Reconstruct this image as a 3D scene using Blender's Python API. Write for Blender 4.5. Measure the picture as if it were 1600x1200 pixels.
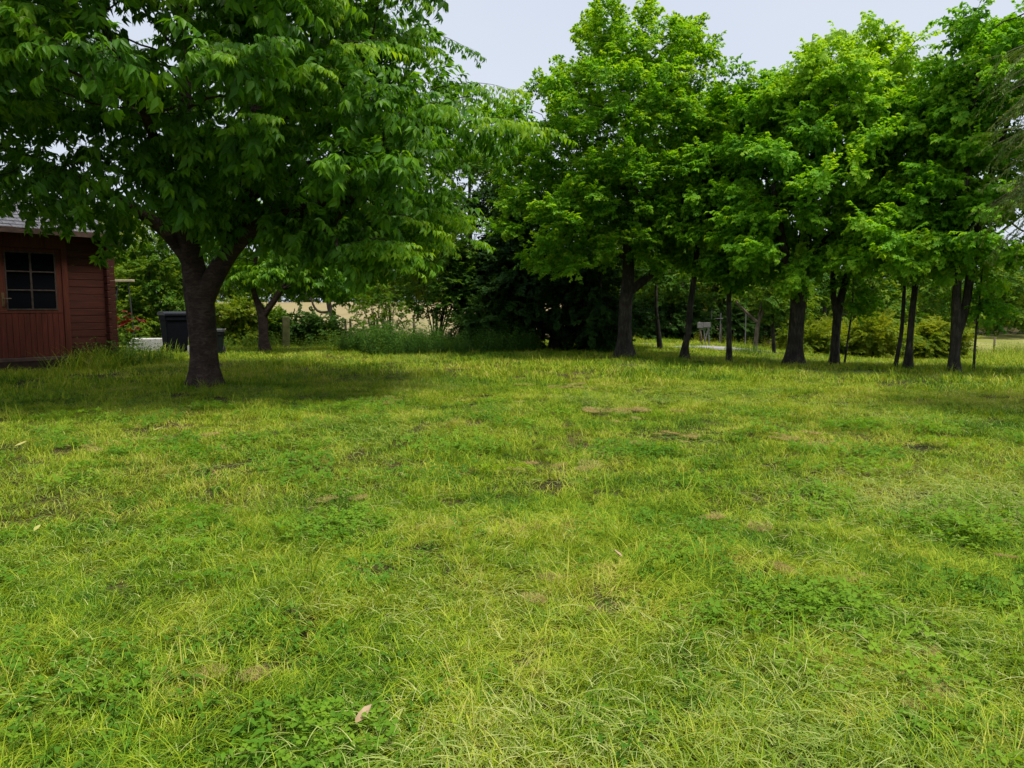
import bpy, math, random
import numpy as np
from mathutils import Vector

for _o in list(bpy.data.objects):
    bpy.data.objects.remove(_o)
scene = bpy.context.scene
COL = scene.collection
R = math.radians

# ------------------------------------------------------------------ camera
EYE = 1.15
PITCH = 5.87
FPX = 1186.0            # focal length in pixels of a 1600 px wide picture
cam_d = bpy.data.cameras.new('camera')
cam = bpy.data.objects.new('camera', cam_d)
COL.objects.link(cam)
cam.location = (0, 0, EYE)
cam.rotation_euler = (R(90 - PITCH), 0, 0)
cam_d.sensor_width = 36
cam_d.lens = 36 * FPX / 1600
cam_d.clip_start = 0.05
cam_d.clip_end = 2000
scene.camera = cam

# ------------------------------------------------------------------ sky, sun, exposure
SUN_EL, SUN_AZ = 69.0, 128.0      # azimuth clockwise from +Y (straight ahead)
world = bpy.data.worlds.new('World')
scene.world = world
world.use_nodes = True
wn, wl = world.node_tree.nodes, world.node_tree.links
wn.clear()
w_out = wn.new('ShaderNodeOutputWorld')
w_bg = wn.new('ShaderNodeBackground')
w_sky = wn.new('ShaderNodeTexSky')
w_sky.sky_type = 'NISHITA'
w_sky.sun_disc = False
w_sky.sun_elevation = R(SUN_EL)
w_sky.sun_rotation = R(SUN_AZ)
w_sky.air_density = 1.0
w_sky.dust_density = 2.0
w_tc = wn.new('ShaderNodeTexCoord')
w_map = wn.new('ShaderNodeMapping')
w_map.inputs['Scale'].default_value = (1, 1, 2.2)
w_noise = wn.new('ShaderNodeTexNoise')
w_noise.inputs['Scale'].default_value = 1.6
w_noise.inputs['Detail'].default_value = 4
w_ramp = wn.new('ShaderNodeValToRGB')          # the even cloud cover
w_ramp.color_ramp.elements[0].position = 0.3
w_ramp.color_ramp.elements[0].color = (0.77, 0.84, 0.98, 1)
w_ramp.color_ramp.elements[1].position = 0.7
w_ramp.color_ramp.elements[1].color = (0.86, 0.915, 1.02, 1)
w_gain = wn.new('ShaderNodeVectorMath')
w_gain.operation = 'SCALE'
w_gain.inputs['Scale'].default_value = 2.45
w_mix = wn.new('ShaderNodeMix')
w_mix.data_type = 'RGBA'
w_mix.inputs['Factor'].default_value = 0.93
wl.new(w_tc.outputs['Generated'], w_map.inputs['Vector'])
wl.new(w_map.outputs['Vector'], w_noise.inputs['Vector'])
wl.new(w_noise.outputs['Fac'], w_ramp.inputs['Fac'])
wl.new(w_ramp.outputs['Color'], w_gain.inputs[0])
wl.new(w_sky.outputs['Color'], w_mix.inputs['A'])
wl.new(w_gain.outputs['Vector'], w_mix.inputs['B'])
wl.new(w_mix.outputs['Result'], w_bg.inputs['Color'])
w_bg.inputs['Strength'].default_value = 0.1
wl.new(w_bg.outputs['Background'], w_out.inputs['Surface'])

sun_d = bpy.data.lights.new('sun', 'SUN')
sun_d.energy = 1.5
sun_d.angle = R(14)
sun_d.color = (1.0, 0.95, 0.86)
sun = bpy.data.objects.new('sun', sun_d)
COL.objects.link(sun)
_sd = Vector((math.sin(R(SUN_AZ)) * math.cos(R(SUN_EL)), math.cos(R(SUN_AZ)) * math.cos(R(SUN_EL)), math.sin(R(SUN_EL))))
sun.rotation_euler = _sd.to_track_quat('Z', 'Y').to_euler()
sun.location = _sd * 60

scene.view_settings.view_transform = 'Standard'
scene.view_settings.look = 'None'
scene.view_settings.gamma = 1
scene.view_settings.exposure = 1.78
scene.view_settings.use_curve_mapping = False
cy = scene.cycles
cy.max_bounces = 7
cy.diffuse_bounces = 4
cy.glossy_bounces = 2
cy.transmission_bounces = 4
cy.transparent_max_bounces = 4
cy.use_denoising = True
cy.caustics_reflective = False
cy.caustics_refractive = False

# ------------------------------------------------------------------ helpers
def X(px, y):
    return (px - 800.0) / FPX * y

def smooth(a, b, v):
    t = np.clip((np.asarray(v, float) - a) / (b - a), 0, 1)
    return t * t * (3 - 2 * t)

def _hash(ix, iy, s):
    h = (ix.astype(np.int64) * 374761393 + iy.astype(np.int64) * 668265263 + s * 1274126177) & 0x7fffffff
    h = ((h ^ (h >> 13)) * 1274126177) & 0x7fffffff
    return ((h ^ (h >> 16)) & 0xffff) / 65535.0

def vnoise(x, y, s=0):
    x = np.asarray(x, float); y = np.asarray(y, float)
    ix, iy = np.floor(x), np.floor(y)
    fx, fy = x - ix, y - iy
    fx = fx * fx * (3 - 2 * fx); fy = fy * fy * (3 - 2 * fy)
    a = _hash(ix, iy, s); b = _hash(ix + 1, iy, s); c = _hash(ix, iy + 1, s); d = _hash(ix + 1, iy + 1, s)
    return (a * (1 - fx) + b * fx) * (1 - fy) + (c * (1 - fx) + d * fx) * fy

def fbm(x, y, s=0, o=3):
    v, amp, tot = 0, 1.0, 0
    for k in range(o):
        v = v + amp * vnoise(x * 2 ** k + 17.3 * k, y * 2 ** k - 9.1 * k, s + k)
        tot += amp; amp *= 0.5
    return v / tot

def ground_z(x, y):
    x = np.asarray(x, float); y = np.asarray(y, float)
    yy = np.maximum(y, 0.5)
    a = x / yy
    left = 1.75 * smooth(30, 105, y) - 0.12 * smooth(18, 30, y)
    right = -1.5 * np.clip((y - 14) / 24, 0, 1) + 0.5 * smooth(40, 80, y)
    wr = smooth(0.16, 0.55, a)
    z = left * (1 - wr) + right * wr
    z = np.where(y < 1, 0, z)
    fade = 1 - smooth(40, 80, np.hypot(x, y))
    return z + fade * (0.05 * (fbm(x * 0.7, y * 0.7, 5, 2) - 0.5) + 0.05 * (fbm(x * .15, y * .15, 8, 1) - .5))

def gz(x, y):
    return float(ground_z(np.array([x]), np.array([y]))[0])

def link(o, parent=None):
    COL.objects.link(o)
    if parent is not None:
        o.parent = parent
    return o

def tag(o, label=None, cat=None, group=None, kind=None):
    if label: o['label'] = label
    if cat: o['category'] = cat
    if group: o['group'] = group
    if kind: o['kind'] = kind
    return o

def empty(name, loc, rz=0):
    o = bpy.data.objects.new(name, None)
    o.empty_display_size = 0.2
    o.location = loc
    o.rotation_euler = (0, 0, rz)
    COL.objects.link(o)
    return o

def mesh_of(name, verts, faces, mat=None, smooth_sh=False):
    me = bpy.data.meshes.new(name)
    me.from_pydata([tuple(v) for v in verts], [], [tuple(int(i) for i in f) for f in faces])
    if mat is not None: me.materials.append(mat)
    if smooth_sh:
        me.polygons.foreach_set('use_smooth', np.ones(len(me.polygons), bool))
    me.update()
    return me

def obj(name, verts, faces, mat, parent=None, smooth_sh=False):
    return link(bpy.data.objects.new(name, mesh_of(name, verts, faces, mat, smooth_sh)), parent)

class MB:
    """collects boxes, tubes and sheets; build() links them as one mesh object"""
    def __init__(self):
        self.v, self.f = [], []
    def add(self, vs, fs):
        n = len(self.v)
        self.v += [tuple(p) for p in vs]
        self.f += [tuple(i + n for i in f) for f in fs]
        return self
    def hexa(self, p):           # 8 corners, bottom ring then top ring
        return self.add(p, [(3, 2, 1, 0), (4, 5, 6, 7), (0, 1, 5, 4), (1, 2, 6, 5), (2, 3, 7, 6), (3, 0, 4, 7)])
    def box(self, x0, y0, z0, x1, y1, z1, b=0.0):
        if b <= 0:
            return self.hexa([(x0, y0, z0), (x1, y0, z0), (x1, y1, z0), (x0, y1, z0), (x0, y0, z1), (x1, y0, z1), (x1, y1, z1), (x0, y1, z1)])
        vs, fs = [], []
        ring = lambda e, z: [(x0 + e, y0 + b, z), (x0 + b, y0 + e, z), (x1 - b, y0 + e, z), (x1 - e, y0 + b, z), (x1 - e, y1 - b, z), (x1 - b, y1 - e, z), (x0 + b, y1 - e, z), (x0 + e, y1 - b, z)]
        for e, z in ((b * .99, z0), (0, z0 + b), (0, z1 - b), (b * .99, z1)):
            vs += ring(e, z)
        for k in range(3):
            for i in range(8):
                j = (i + 1) % 8
                fs.append((k * 8 + i, k * 8 + j, k * 8 + 8 + j, k * 8 + 8 + i))
        fs.append(tuple(range(7, -1, -1))); fs.append(tuple(range(24, 32)))
        return self.add(vs, fs)
    def tube(self, pts, rad, n=6, cap=True):
        pts = [Vector(p) for p in pts]
        if not hasattr(rad, '__len__'): rad = [rad] * len(pts)
        up = Vector((0, 0, 1)); vs, fs = [], []
        for i, p in enumerate(pts):
            t = (pts[min(i + 1, len(pts) - 1)] - pts[max(i - 1, 0)]).normalized()
            a = t.cross(up if abs(t.z) < .95 else Vector((1, 0, 0))).normalized()
            c = t.cross(a)
            for k in range(n):
                th = 2 * math.pi * k / n
                vs.append(p + rad[i] * (a * math.cos(th) + c * math.sin(th)))
        for i in range(len(pts) - 1):
            for k in range(n):
                j = (k + 1) % n
                fs.append((i * n + k, i * n + j, i * n + n + j, i * n + n + k))
        if cap:
            fs.append(tuple(range(n - 1, -1, -1)))
            m = (len(pts) - 1) * n
            fs.append(tuple(range(m, m + n)))
        return self.add(vs, fs)
    def build(self, name, mat, parent=None, sm=False):
        return obj(name, self.v, self.f, mat, parent, sm)

# ------------------------------------------------------------------ materials
def new_mat(name):
    m = bpy.data.materials.new(name)
    m.use_nodes = True
    nt = m.node_tree
    b = nt.nodes['Principled BSDF']
    return m, nt.nodes, nt.links, b

def ramp(nodes, stops):
    r = nodes.new('ShaderNodeValToRGB')
    while len(r.color_ramp.elements) < len(stops):
        r.color_ramp.elements.new(0.5)
    for e, (p, c) in zip(r.color_ramp.elements, stops):
        e.position = p; e.color = (*c, 1)
    return r

def leaf_mat(name, stops, trans=0.35, rough=0.45, spec=0.35, tgain=1.5, var=0.35):
    """foliage: colour from the sprig's tint plus the leaf's own variation, light shining through"""
    m, N, L, b = new_mat(name)
    m['var'] = var
    a1 = N.new('ShaderNodeAttribute'); a1.attribute_type = 'INSTANCER'; a1.attribute_name = 'tint'
    a2 = N.new('ShaderNodeAttribute'); a2.attribute_type = 'GEOMETRY'; a2.attribute_name = 'vary'
    ma = N.new('ShaderNodeMath'); ma.operation = 'MULTIPLY_ADD'
    ma.inputs[1].default_value = var
    L.new(a2.outputs['Fac'], ma.inputs[0]); L.new(a1.outputs['Fac'], ma.inputs[2])
    cr = ramp(N, stops)
    L.new(ma.outputs[0], cr.inputs['Fac'])
    L.new(cr.outputs['Color'], b.inputs['Base Color'])
    b.inputs['Roughness'].default_value = rough
    b.inputs['Specular IOR Level'].default_value = spec
    tr = N.new('ShaderNodeBsdfTranslucent')
    g = N.new('ShaderNodeMix'); g.data_type = 'RGBA'; g.blend_type = 'MULTIPLY'; g.inputs['Factor'].default_value = 1
    g.inputs['B'].default_value = (tgain * 1.15, tgain, tgain * 0.35, 1)
    L.new(cr.outputs['Color'], g.inputs['A']); L.new(g.outputs['Result'], tr.inputs['Color'])
    mx = N.new('ShaderNodeMixShader'); mx.inputs[0].default_value = trans
    L.new(b.outputs[0], mx.inputs[1]); L.new(tr.outputs[0], mx.inputs[2])
    L.new(mx.outputs[0], N['Material Output'].inputs['Surface'])
    return m

def noise_mat(name, stops, scale=(1, 1, 1), nscale=6, detail=5, rough=0.85, bump=0.0, bdist=0.02, spec=0.3, coord='Object', distort=0.0):
    m, N, L, b = new_mat(name)
    tc = N.new('ShaderNodeTexCoord'); mp = N.new('ShaderNodeMapping'); mp.inputs['Scale'].default_value = scale
    nz = N.new('ShaderNodeTexNoise'); nz.inputs['Scale'].default_value = nscale; nz.inputs['Detail'].default_value = detail
    nz.inputs['Distortion'].default_value = distort
    L.new(tc.outputs[coord], mp.inputs['Vector']); L.new(mp.outputs['Vector'], nz.inputs['Vector'])
    cr = ramp(N, stops); L.new(nz.outputs['Fac'], cr.inputs['Fac']); L.new(cr.outputs['Color'], b.inputs['Base Color'])
    b.inputs['Roughness'].default_value = rough; b.inputs['Specular IOR Level'].default_value = spec
    if bump:
        bp = N.new('ShaderNodeBump'); bp.inputs['Strength'].default_value = bump; bp.inputs['Distance'].default_value = bdist
        L.new(nz.outputs['Fac'], bp.inputs['Height']); L.new(bp.outputs['Normal'], b.inputs['Normal'])
    return m

M = {}
M['cherry_leaf'] = leaf_mat('cherry_leaf', [(0.0, (0.03, 0.10, 0.009)), (0.4, (0.068, 0.20, 0.011)), (0.75, (0.145, 0.32, 0.012)), (1.0, (0.23, 0.40, 0.016))], 0.5, 0.45, 0.24, 1.5, .38)
M['oak_leaf'] = leaf_mat('oak_leaf', [(0.0, (0.0327, 0.1173, 0.0096)), (0.45, (0.0731, 0.2397, 0.0120)), (0.8, (0.1548, 0.3672, 0.0144)), (1.0, (0.2580, 0.4386, 0.0216))], 0.5, 0.55, 0.18)
M['maple_leaf'] = leaf_mat('maple_leaf', [(0.0, (0.0361, 0.1326, 0.0120)), (0.45, (0.0946, 0.2754, 0.0120)), (0.8, (0.1892, 0.4182, 0.0144)), (1.0, (0.2838, 0.4794, 0.0216))], 0.5, 0.55, 0.18)
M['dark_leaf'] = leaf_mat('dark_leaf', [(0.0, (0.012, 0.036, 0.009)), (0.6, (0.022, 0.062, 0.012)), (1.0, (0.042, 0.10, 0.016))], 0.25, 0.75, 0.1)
M['hedge_leaf'] = leaf_mat('hedge_leaf', [(0.0, (0.028, 0.085, 0.010)), (0.5, (0.065, 0.165, 0.013)), (1.0, (0.18, 0.27, 0.02))], 0.42, 0.65, 0.14)
M['yellow_leaf'] = leaf_mat('yellow_leaf', [(0.0, (0.06, 0.13, 0.010)), (0.5, (0.14, 0.22, 0.014)), (1.0, (0.26, 0.31, 0.025))], 0.45, 0.65, 0.12)
M['pale_leaf'] = leaf_mat('pale_leaf', [(0.0, (0.06, 0.12, 0.02)), (0.5, (0.12, 0.20, 0.03)), (1.0, (0.24, 0.28, 0.07))], 0.3, 0.5)
M['herb_leaf'] = leaf_mat('herb_leaf', [(0.0, (0.0240, 0.0690, 0.0120)), (0.5, (0.0540, 0.1380, 0.0160)), (1.0, (0.1200, 0.1955, 0.0200))], 0.4, 0.7, 0.15)
GRASS_STOPS = [(0.0, (0.036, 0.118, 0.009)), (0.3, (0.15, 0.27, 0.011)), (0.55, (0.315, 0.405, 0.018)), (0.78, (0.47, 0.47, 0.08)), (0.9, (0.40, 0.32, 0.12)), (1.0, (0.38, 0.24, 0.10))]
def grass_mat():
    m = leaf_mat('grass_blade', GRASS_STOPS, 0.26, 0.65, 0.15, 1.3, 0.55)
    N, L = m.node_tree.nodes, m.node_tree.links
    ma = next(n for n in N if n.type == 'MATH')
    ge = N.new('ShaderNodeNewGeometry')
    acc = None
    for sc_, amp, off in ((.5, 1.0, 0), (2.1, .9, 7), (9.0, .6, 13)):
        mp = N.new('ShaderNodeMapping'); mp.inputs['Location'].default_value = (off, off, 0); mp.inputs['Scale'].default_value = (1, 1, 0)
        nz = N.new('ShaderNodeTexNoise'); nz.inputs['Scale'].default_value = sc_; nz.inputs['Detail'].default_value = 2
        L.new(ge.outputs['Position'], mp.inputs['Vector']); L.new(mp.outputs['Vector'], nz.inputs['Vector'])
        s1 = N.new('ShaderNodeMath'); s1.operation = 'MULTIPLY_ADD'; s1.inputs[1].default_value = amp
        s1.inputs[2].default_value = .15 - .5 * 2.5 if acc is None else 0
        L.new(nz.outputs['Fac'], s1.inputs[0])
        if acc is not None: L.new(acc.outputs[0], s1.inputs[2])
        acc = s1
    L.new(acc.outputs[0], ma.inputs[2])
    return m
M['grass'] = grass_mat()
M['dead_grass'] = leaf_mat('dead_grass', [(0.0, (0.36, 0.22, 0.09)), (0.5, (0.42, 0.30, 0.13)), (1.0, (0.40, 0.36, 0.12))], 0.25, 0.6, 0.2, 1.1, 0.4)
M['hay'] = leaf_mat('cut_grass', [(0.0, (0.12, 0.22, 0.025)), (0.5, (0.24, 0.34, 0.05)), (1.0, (0.46, 0.47, 0.17))], 0.25, 0.55, 0.3, 1.2, 0.5)
M['clover'] = leaf_mat('clover_leaf', [(0.0, (0.05, 0.14, 0.012)), (0.5, (0.10, 0.23, 0.014)), (1.0, (0.20, 0.33, 0.02))], 0.4, 0.7, 0.15)
M['petal'] = leaf_mat('petal', [(0.0, (0.75, 0.75, 0.68)), (1.0, (0.85, 0.82, 0.55))], 0.3, 0.6)
M['dead_leaf'] = noise_mat('dead_leaf', [(0.3, (0.22, 0.14, 0.07)), (0.7, (0.36, 0.26, 0.15))], nscale=40, rough=0.7)
M['yellow_dead'] = noise_mat('yellow_dead_leaf', [(0.3, (0.26, 0.25, 0.05)), (0.7, (0.34, 0.33, 0.09))], nscale=40, rough=0.7)

def bark_mat(name, c0, c1, c2, rings=False):
    m, N, L, b = new_mat(name)
    tc = N.new('ShaderNodeTexCoord')
    mp = N.new('ShaderNodeMapping'); mp.inputs['Scale'].default_value = (6, 6, 15) if rings else (14, 14, 3)
    L.new(tc.outputs['Object'], mp.inputs['Vector'])
    nz = N.new('ShaderNodeTexNoise'); nz.inputs['Scale'].default_value = 1.6; nz.inputs['Detail'].default_value = 8; nz.inputs['Distortion'].default_value = 1.1; nz.inputs['Roughness'].default_value = .65
    L.new(mp.outputs['Vector'], nz.inputs['Vector'])
    n2 = N.new('ShaderNodeTexNoise'); n2.inputs['Scale'].default_value = 5; n2.inputs['Detail'].default_value = 4
    L.new(tc.outputs['Object'], n2.inputs['Vector'])
    mixf = N.new('ShaderNodeMath'); mixf.operation = 'MULTIPLY_ADD'; mixf.inputs[1].default_value = .45
    L.new(n2.outputs['Fac'], mixf.inputs[0])
    sc = N.new('ShaderNodeMath'); sc.operation = 'MULTIPLY'; sc.inputs[1].default_value = .6
    L.new(nz.outputs['Fac'], sc.inputs[0]); L.new(sc.outputs[0], mixf.inputs[2])
    cr = ramp(N, [(0.38, c0), (0.52, c1), (0.68, c2)])
    L.new(mixf.outputs[0], cr.inputs['Fac']); L.new(cr.outputs['Color'], b.inputs['Base Color'])
    b.inputs['Roughness'].default_value = .85; b.inputs['Specular IOR Level'].default_value = .25
    bp = N.new('ShaderNodeBump'); bp.inputs['Strength'].default_value = .9; bp.inputs['Distance'].default_value = .03
    L.new(nz.outputs['Fac'], bp.inputs['Height']); L.new(bp.outputs['Normal'], b.inputs['Normal'])
    return m
M['cherry_bark'] = bark_mat('cherry_bark', (0.018, 0.012, 0.010), (0.045, 0.028, 0.022), (0.10, 0.07, 0.055), True)
M['oak_bark'] = bark_mat('oak_bark', (0.012, 0.010, 0.008), (0.034, 0.028, 0.021), (0.095, 0.08, 0.06))
M['pale_bark'] = bark_mat('pale_bark', (0.06, 0.05, 0.035), (0.14, 0.11, 0.08), (0.24, 0.20, 0.15))
M['twig'] = noise_mat('pale_twig', [(0.3, (0.13, 0.10, 0.06)), (0.7, (0.26, 0.21, 0.13))], nscale=12)

# ------------------------------------------------------------------ prototypes spread by geometry nodes
def set_vary(me, vals):
    a = me.attributes.new('vary', 'FLOAT', 'POINT')
    a.data.foreach_set('value', np.asarray(vals, np.float32))

def leaf_shape(length, width, stations, fold=0.25, curl=0.3):
    """one leaf along +X from the origin, midrib fold, curling down; stations: (t, half width share)"""
    v, f = [(0, 0, 0)], []
    prev = None
    for t, w in stations:
        x = length * t; z = -curl * length * t * t; h = width * .5 * w
        n = len(v)
        v += [(x, h, z + fold * h), (x, 0, z), (x, -h, z + fold * h)]
        if prev is None:
            f += [(0, n + 1, n), (0, n + 2, n + 1)]
        else:
            f += [(prev, prev + 1, n + 1, n), (prev + 1, prev + 2, n + 2, n + 1)]
        prev = n
    n = len(v)
    v.append((length, 0, -curl * length))
    f += [(prev, prev + 1, n), (prev + 1, prev + 2, n)]
    return np.array(v), f

LEAF_CHERRY = leaf_shape(0.128, 0.048, [(0.2, .7), (0.45, 1.0), (0.74, .6)], .4, .3)
LEAF_CHERRY2 = leaf_shape(0.128, 0.054, [(0.42, 1.0)], .4, .3)
def diamond(l, w, fold, curl, t=.5):
    return np.array([(0, 0, 0), (l * t, w / 2, fold * w / 2), (l, 0, -curl * l), (l * t, -w / 2, fold * w / 2)]), [(0, 2, 1), (0, 3, 2)]
LEAF_OVAL = diamond(0.085, 0.058, .35, .2)
LEAF_LOBED = diamond(0.092, 0.078, .3, .2, .45)
LEAF_SMALL = diamond(0.05, 0.034, .3, .1)
LEAF_THIN = diamond(0.05, 0.012, .2, .2)

def rot_from(d, up):
    """matrices whose x axis is d and whose z axis leans to up; (n,3) arrays"""
    d = d / np.linalg.norm(d, axis=1, keepdims=True)
    y = np.cross(up, d); ln = np.linalg.norm(y, axis=1, keepdims=True)
    y = np.where(ln < 1e-4, np.array([0, 1.0, 0]), y / np.maximum(ln, 1e-6))
    z = np.cross(d, y)
    return np.stack([d, y, z], axis=2)

def euler_of(m):
    ry = -np.arcsin(np.clip(m[:, 2, 0], -1, 1))
    return np.stack([np.arctan2(m[:, 2, 1], m[:, 2, 2]), ry, np.arctan2(m[:, 1, 0], m[:, 0, 0])], axis=1)

def sprig(name, seed, leaf, n, length, mat, spread=(0.5, 1.1), droop=(0.2, 1.0), scale=(.75, 1.15), tuft=0, twig_r=0.0022):
    """a leafy twig along +X; returns (object, leaf transforms)"""
    rng = np.random.default_rng(seed)
    lv, lf = leaf
    V, F, vary, xf = [], [], [], []
    # the twig
    k = 4
    ts = np.linspace(0, 1, k)
    for i, t in enumerate(ts if twig_r else []):
        for a in range(3):
            r = twig_r * (1 - .6 * t)
            V.append((length * t, r * math.cos(a * 2.094), r * math.sin(a * 2.094) - .12 * length * t * t))
            vary.append(-.3)
    for i in range(k - 1 if twig_r else 0):
        for a in range(3):
            b2 = (a + 1) % 3
            F.append((i * 3 + a, i * 3 + b2, i * 3 + 3 + b2, i * 3 + 3 + a))
    for i in range(n):
        last = i >= n - tuft
        t = 1.0 - .03 * rng.random() if last else (i + .6 + .5 * (rng.random() - .5)) / max(1, n - tuft)
        t = min(t, 1)
        side = 1 if i % 2 else -1
        yaw = side * rng.uniform(*spread) if not last else rng.uniform(-2.2, 2.2)
        dz = -math.tan(rng.uniform(*droop) * .8)
        d = np.array([[math.cos(yaw), math.sin(yaw), dz]])
        up = np.array([[rng.normal(0, .25) + .3, rng.normal(0, .3), 1.0]])
        m = rot_from(d, up)[0]
        s = rng.uniform(*scale)
        p = np.array([length * t, 0, -.12 * length * t * t])
        b0 = len(V)
        for q in (lv * s) @ m.T + p:
            V.append(tuple(q))
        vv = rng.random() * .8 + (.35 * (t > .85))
        vary += [vv] * len(lv)
        F += [tuple(j + b0 for j in f) for f in lf]
        xf.append((m, p, s, vv))
    me = mesh_of(name, V, F, mat)
    set_vary(me, vary)
    return bpy.data.objects.new(name, me), xf

_GN = {}
def inst_group(protos):
    key = tuple(p.name for p in protos)
    if key in _GN: return _GN[key]
    ng = bpy.data.node_groups.new('spread_' + protos[0].name, 'GeometryNodeTree')
    ng.interface.new_socket('Geometry', in_out='INPUT', socket_type='NodeSocketGeometry')
    ng.interface.new_socket('Geometry', in_out='OUTPUT', socket_type='NodeSocketGeometry')
    N, L = ng.nodes, ng.links
    gi, go = N.new('NodeGroupInput'), N.new('NodeGroupOutput')
    jn = N.new('GeometryNodeJoinGeometry')
    for p in protos:
        oi = N.new('GeometryNodeObjectInfo'); oi.inputs['Object'].default_value = p
        oi.inputs['As Instance'].default_value = False
        g2 = N.new('GeometryNodeGeometryToInstance')
        L.new(oi.outputs['Geometry'], g2.inputs[0]); L.new(g2.outputs[0], jn.inputs[0])
    iop = N.new('GeometryNodeInstanceOnPoints'); iop.inputs['Pick Instance'].default_value = True
    def att(n, t):
        a = N.new('GeometryNodeInputNamedAttribute'); a.data_type = t; a.inputs['Name'].default_value = n
        return a.outputs['Attribute']
    e2r = N.new('FunctionNodeEulerToRotation')
    L.new(att('turn', 'FLOAT_VECTOR'), e2r.inputs[0])
    L.new(gi.outputs[0], iop.inputs['Points']); L.new(jn.outputs[0], iop.inputs['Instance'])
    L.new(att('pick', 'INT'), iop.inputs['Instance Index'])
    L.new(e2r.outputs[0], iop.inputs['Rotation']); L.new(att('size', 'FLOAT_VECTOR'), iop.inputs['Scale'])
    L.new(iop.outputs[0], go.inputs[0])
    _GN[key] = ng
    return ng

def scatter(name, pts, eul, size, tint, protos, rng, parent=None, mat=None):
    n = len(pts)
    me = bpy.data.meshes.new(name)
    me.vertices.add(n)
    me.vertices.foreach_set('co', np.asarray(pts, np.float32).ravel())
    def put(nm, t, key, arr):
        a = me.attributes.new(nm, t, 'POINT'); a.data.foreach_set(key, np.ascontiguousarray(arr).ravel())
    size = np.asarray(size, np.float32)
    if size.ndim == 1: size = np.repeat(size[:, None], 3, 1)
    put('turn', 'FLOAT_VECTOR', 'vector', np.asarray(eul, np.float32))
    put('size', 'FLOAT_VECTOR', 'vector', size)
    put('tint', 'FLOAT', 'value', np.asarray(tint, np.float32))
    put('pick', 'INT', 'value', rng.integers(0, len(protos), n).astype(np.int32))
    if mat: me.materials.append(mat)
    o = link(bpy.data.objects.new(name, me), parent)
    md = o.modifiers.new('spread', 'NODES'); md.node_group = inst_group(protos)
    return o

def bake(name, pts, eul, size, tint, protos, rng, parent=None, var=.35):
    """the sprigs laid down as one real mesh of leaves"""
    eul = np.asarray(eul, float)
    cx, sx = np.cos(eul[:, 0]), np.sin(eul[:, 0]); cyy, sy = np.cos(eul[:, 1]), np.sin(eul[:, 1]); cz, sz = np.cos(eul[:, 2]), np.sin(eul[:, 2])
    m = np.empty((len(pts), 3, 3))
    m[:, 0, 0] = cz * cyy; m[:, 0, 1] = cz * sy * sx - sz * cx; m[:, 0, 2] = cz * sy * cx + sz * sx
    m[:, 1, 0] = sz * cyy; m[:, 1, 1] = sz * sy * sx + cz * cx; m[:, 1, 2] = sz * sy * cx - cz * sx
    m[:, 2, 0] = -sy; m[:, 2, 1] = cyy * sx; m[:, 2, 2] = cyy * cx
    pick = rng.integers(0, len(protos), len(pts))
    VV, TT, AA, off = [], [], [], 0
    for k, pr in enumerate(protos):
        me = pr.data
        co = np.empty(len(me.vertices) * 3, np.float32); me.vertices.foreach_get('co', co); co = co.reshape(-1, 3)
        me.calc_loop_triangles()
        tr = np.empty(len(me.loop_triangles) * 3, np.int32); me.loop_triangles.foreach_get('vertices', tr); tr = tr.reshape(-1, 3)
        va = np.empty(len(me.vertices), np.float32); me.attributes['vary'].data.foreach_get('value', va)
        i = np.where(pick == k)[0]
        if not len(i): continue
        v = np.einsum('nij,vj->nvi', m[i], co) * np.asarray(size)[i][:, None, None] + np.asarray(pts)[i][:, None, :]
        VV.append(v.reshape(-1, 3))
        TT.append((tr[None] + (np.arange(len(i)) * len(co))[:, None, None] + off).reshape(-1, 3))
        AA.append((va[None] + np.asarray(tint)[i][:, None] / protos[0].data.materials[0]['var']).reshape(-1))
        off += len(i) * len(co)
    V = np.concatenate(VV).astype(np.float32); T = np.concatenate(TT).astype(np.int32)
    me = bpy.data.meshes.new(name)
    me.vertices.add(len(V)); me.vertices.foreach_set('co', V.ravel())
    me.loops.add(T.size); me.loops.foreach_set('vertex_index', T.ravel())
    me.polygons.add(len(T)); me.polygons.foreach_set('loop_start', np.arange(0, T.size, 3, dtype=np.int32))
    me.materials.append(protos[0].data.materials[0])
    me.update(calc_edges=True)
    set_vary(me, np.concatenate(AA))
    global TRIS
    TRIS += len(T)
    return link(bpy.data.objects.new(name, me), parent)
TRIS = 0

# ------------------------------------------------------------------ ground
def sheet(name, mat, inside, lift, rads, angs, kind='structure'):
    """a sheet on the terrain, polar grid round the viewer"""
    V, idx, F = [], {}, []
    xs = np.array([[r * math.sin(a) for a in angs] for r in rads]); ys = np.array([[r * math.cos(a) for a in angs] for r in rads])
    zs = ground_z(xs, ys) + lift
    na = len(angs)
    for i in range(len(rads)):
        for j in range(na):
            V.append((xs[i, j], ys[i, j], zs[i, j]))
    for i in range(len(rads) - 1):
        for j in range(na - 1):
            cx, cyy = (xs[i, j] + xs[i + 1, j + 1]) / 2, (ys[i, j] + ys[i + 1, j + 1]) / 2
            if inside(cx, cyy):
                F.append((i * na + j, i * na + na + j, i * na + na + j + 1, i * na + j + 1))
    used = sorted({k for f in F for k in f}); mp = {k: n for n, k in enumerate(used)}
    o = obj(name, [V[k] for k in used], [tuple(mp[k] for k in f) for f in F], mat, None, True)
    return tag(o, kind=kind)

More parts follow.
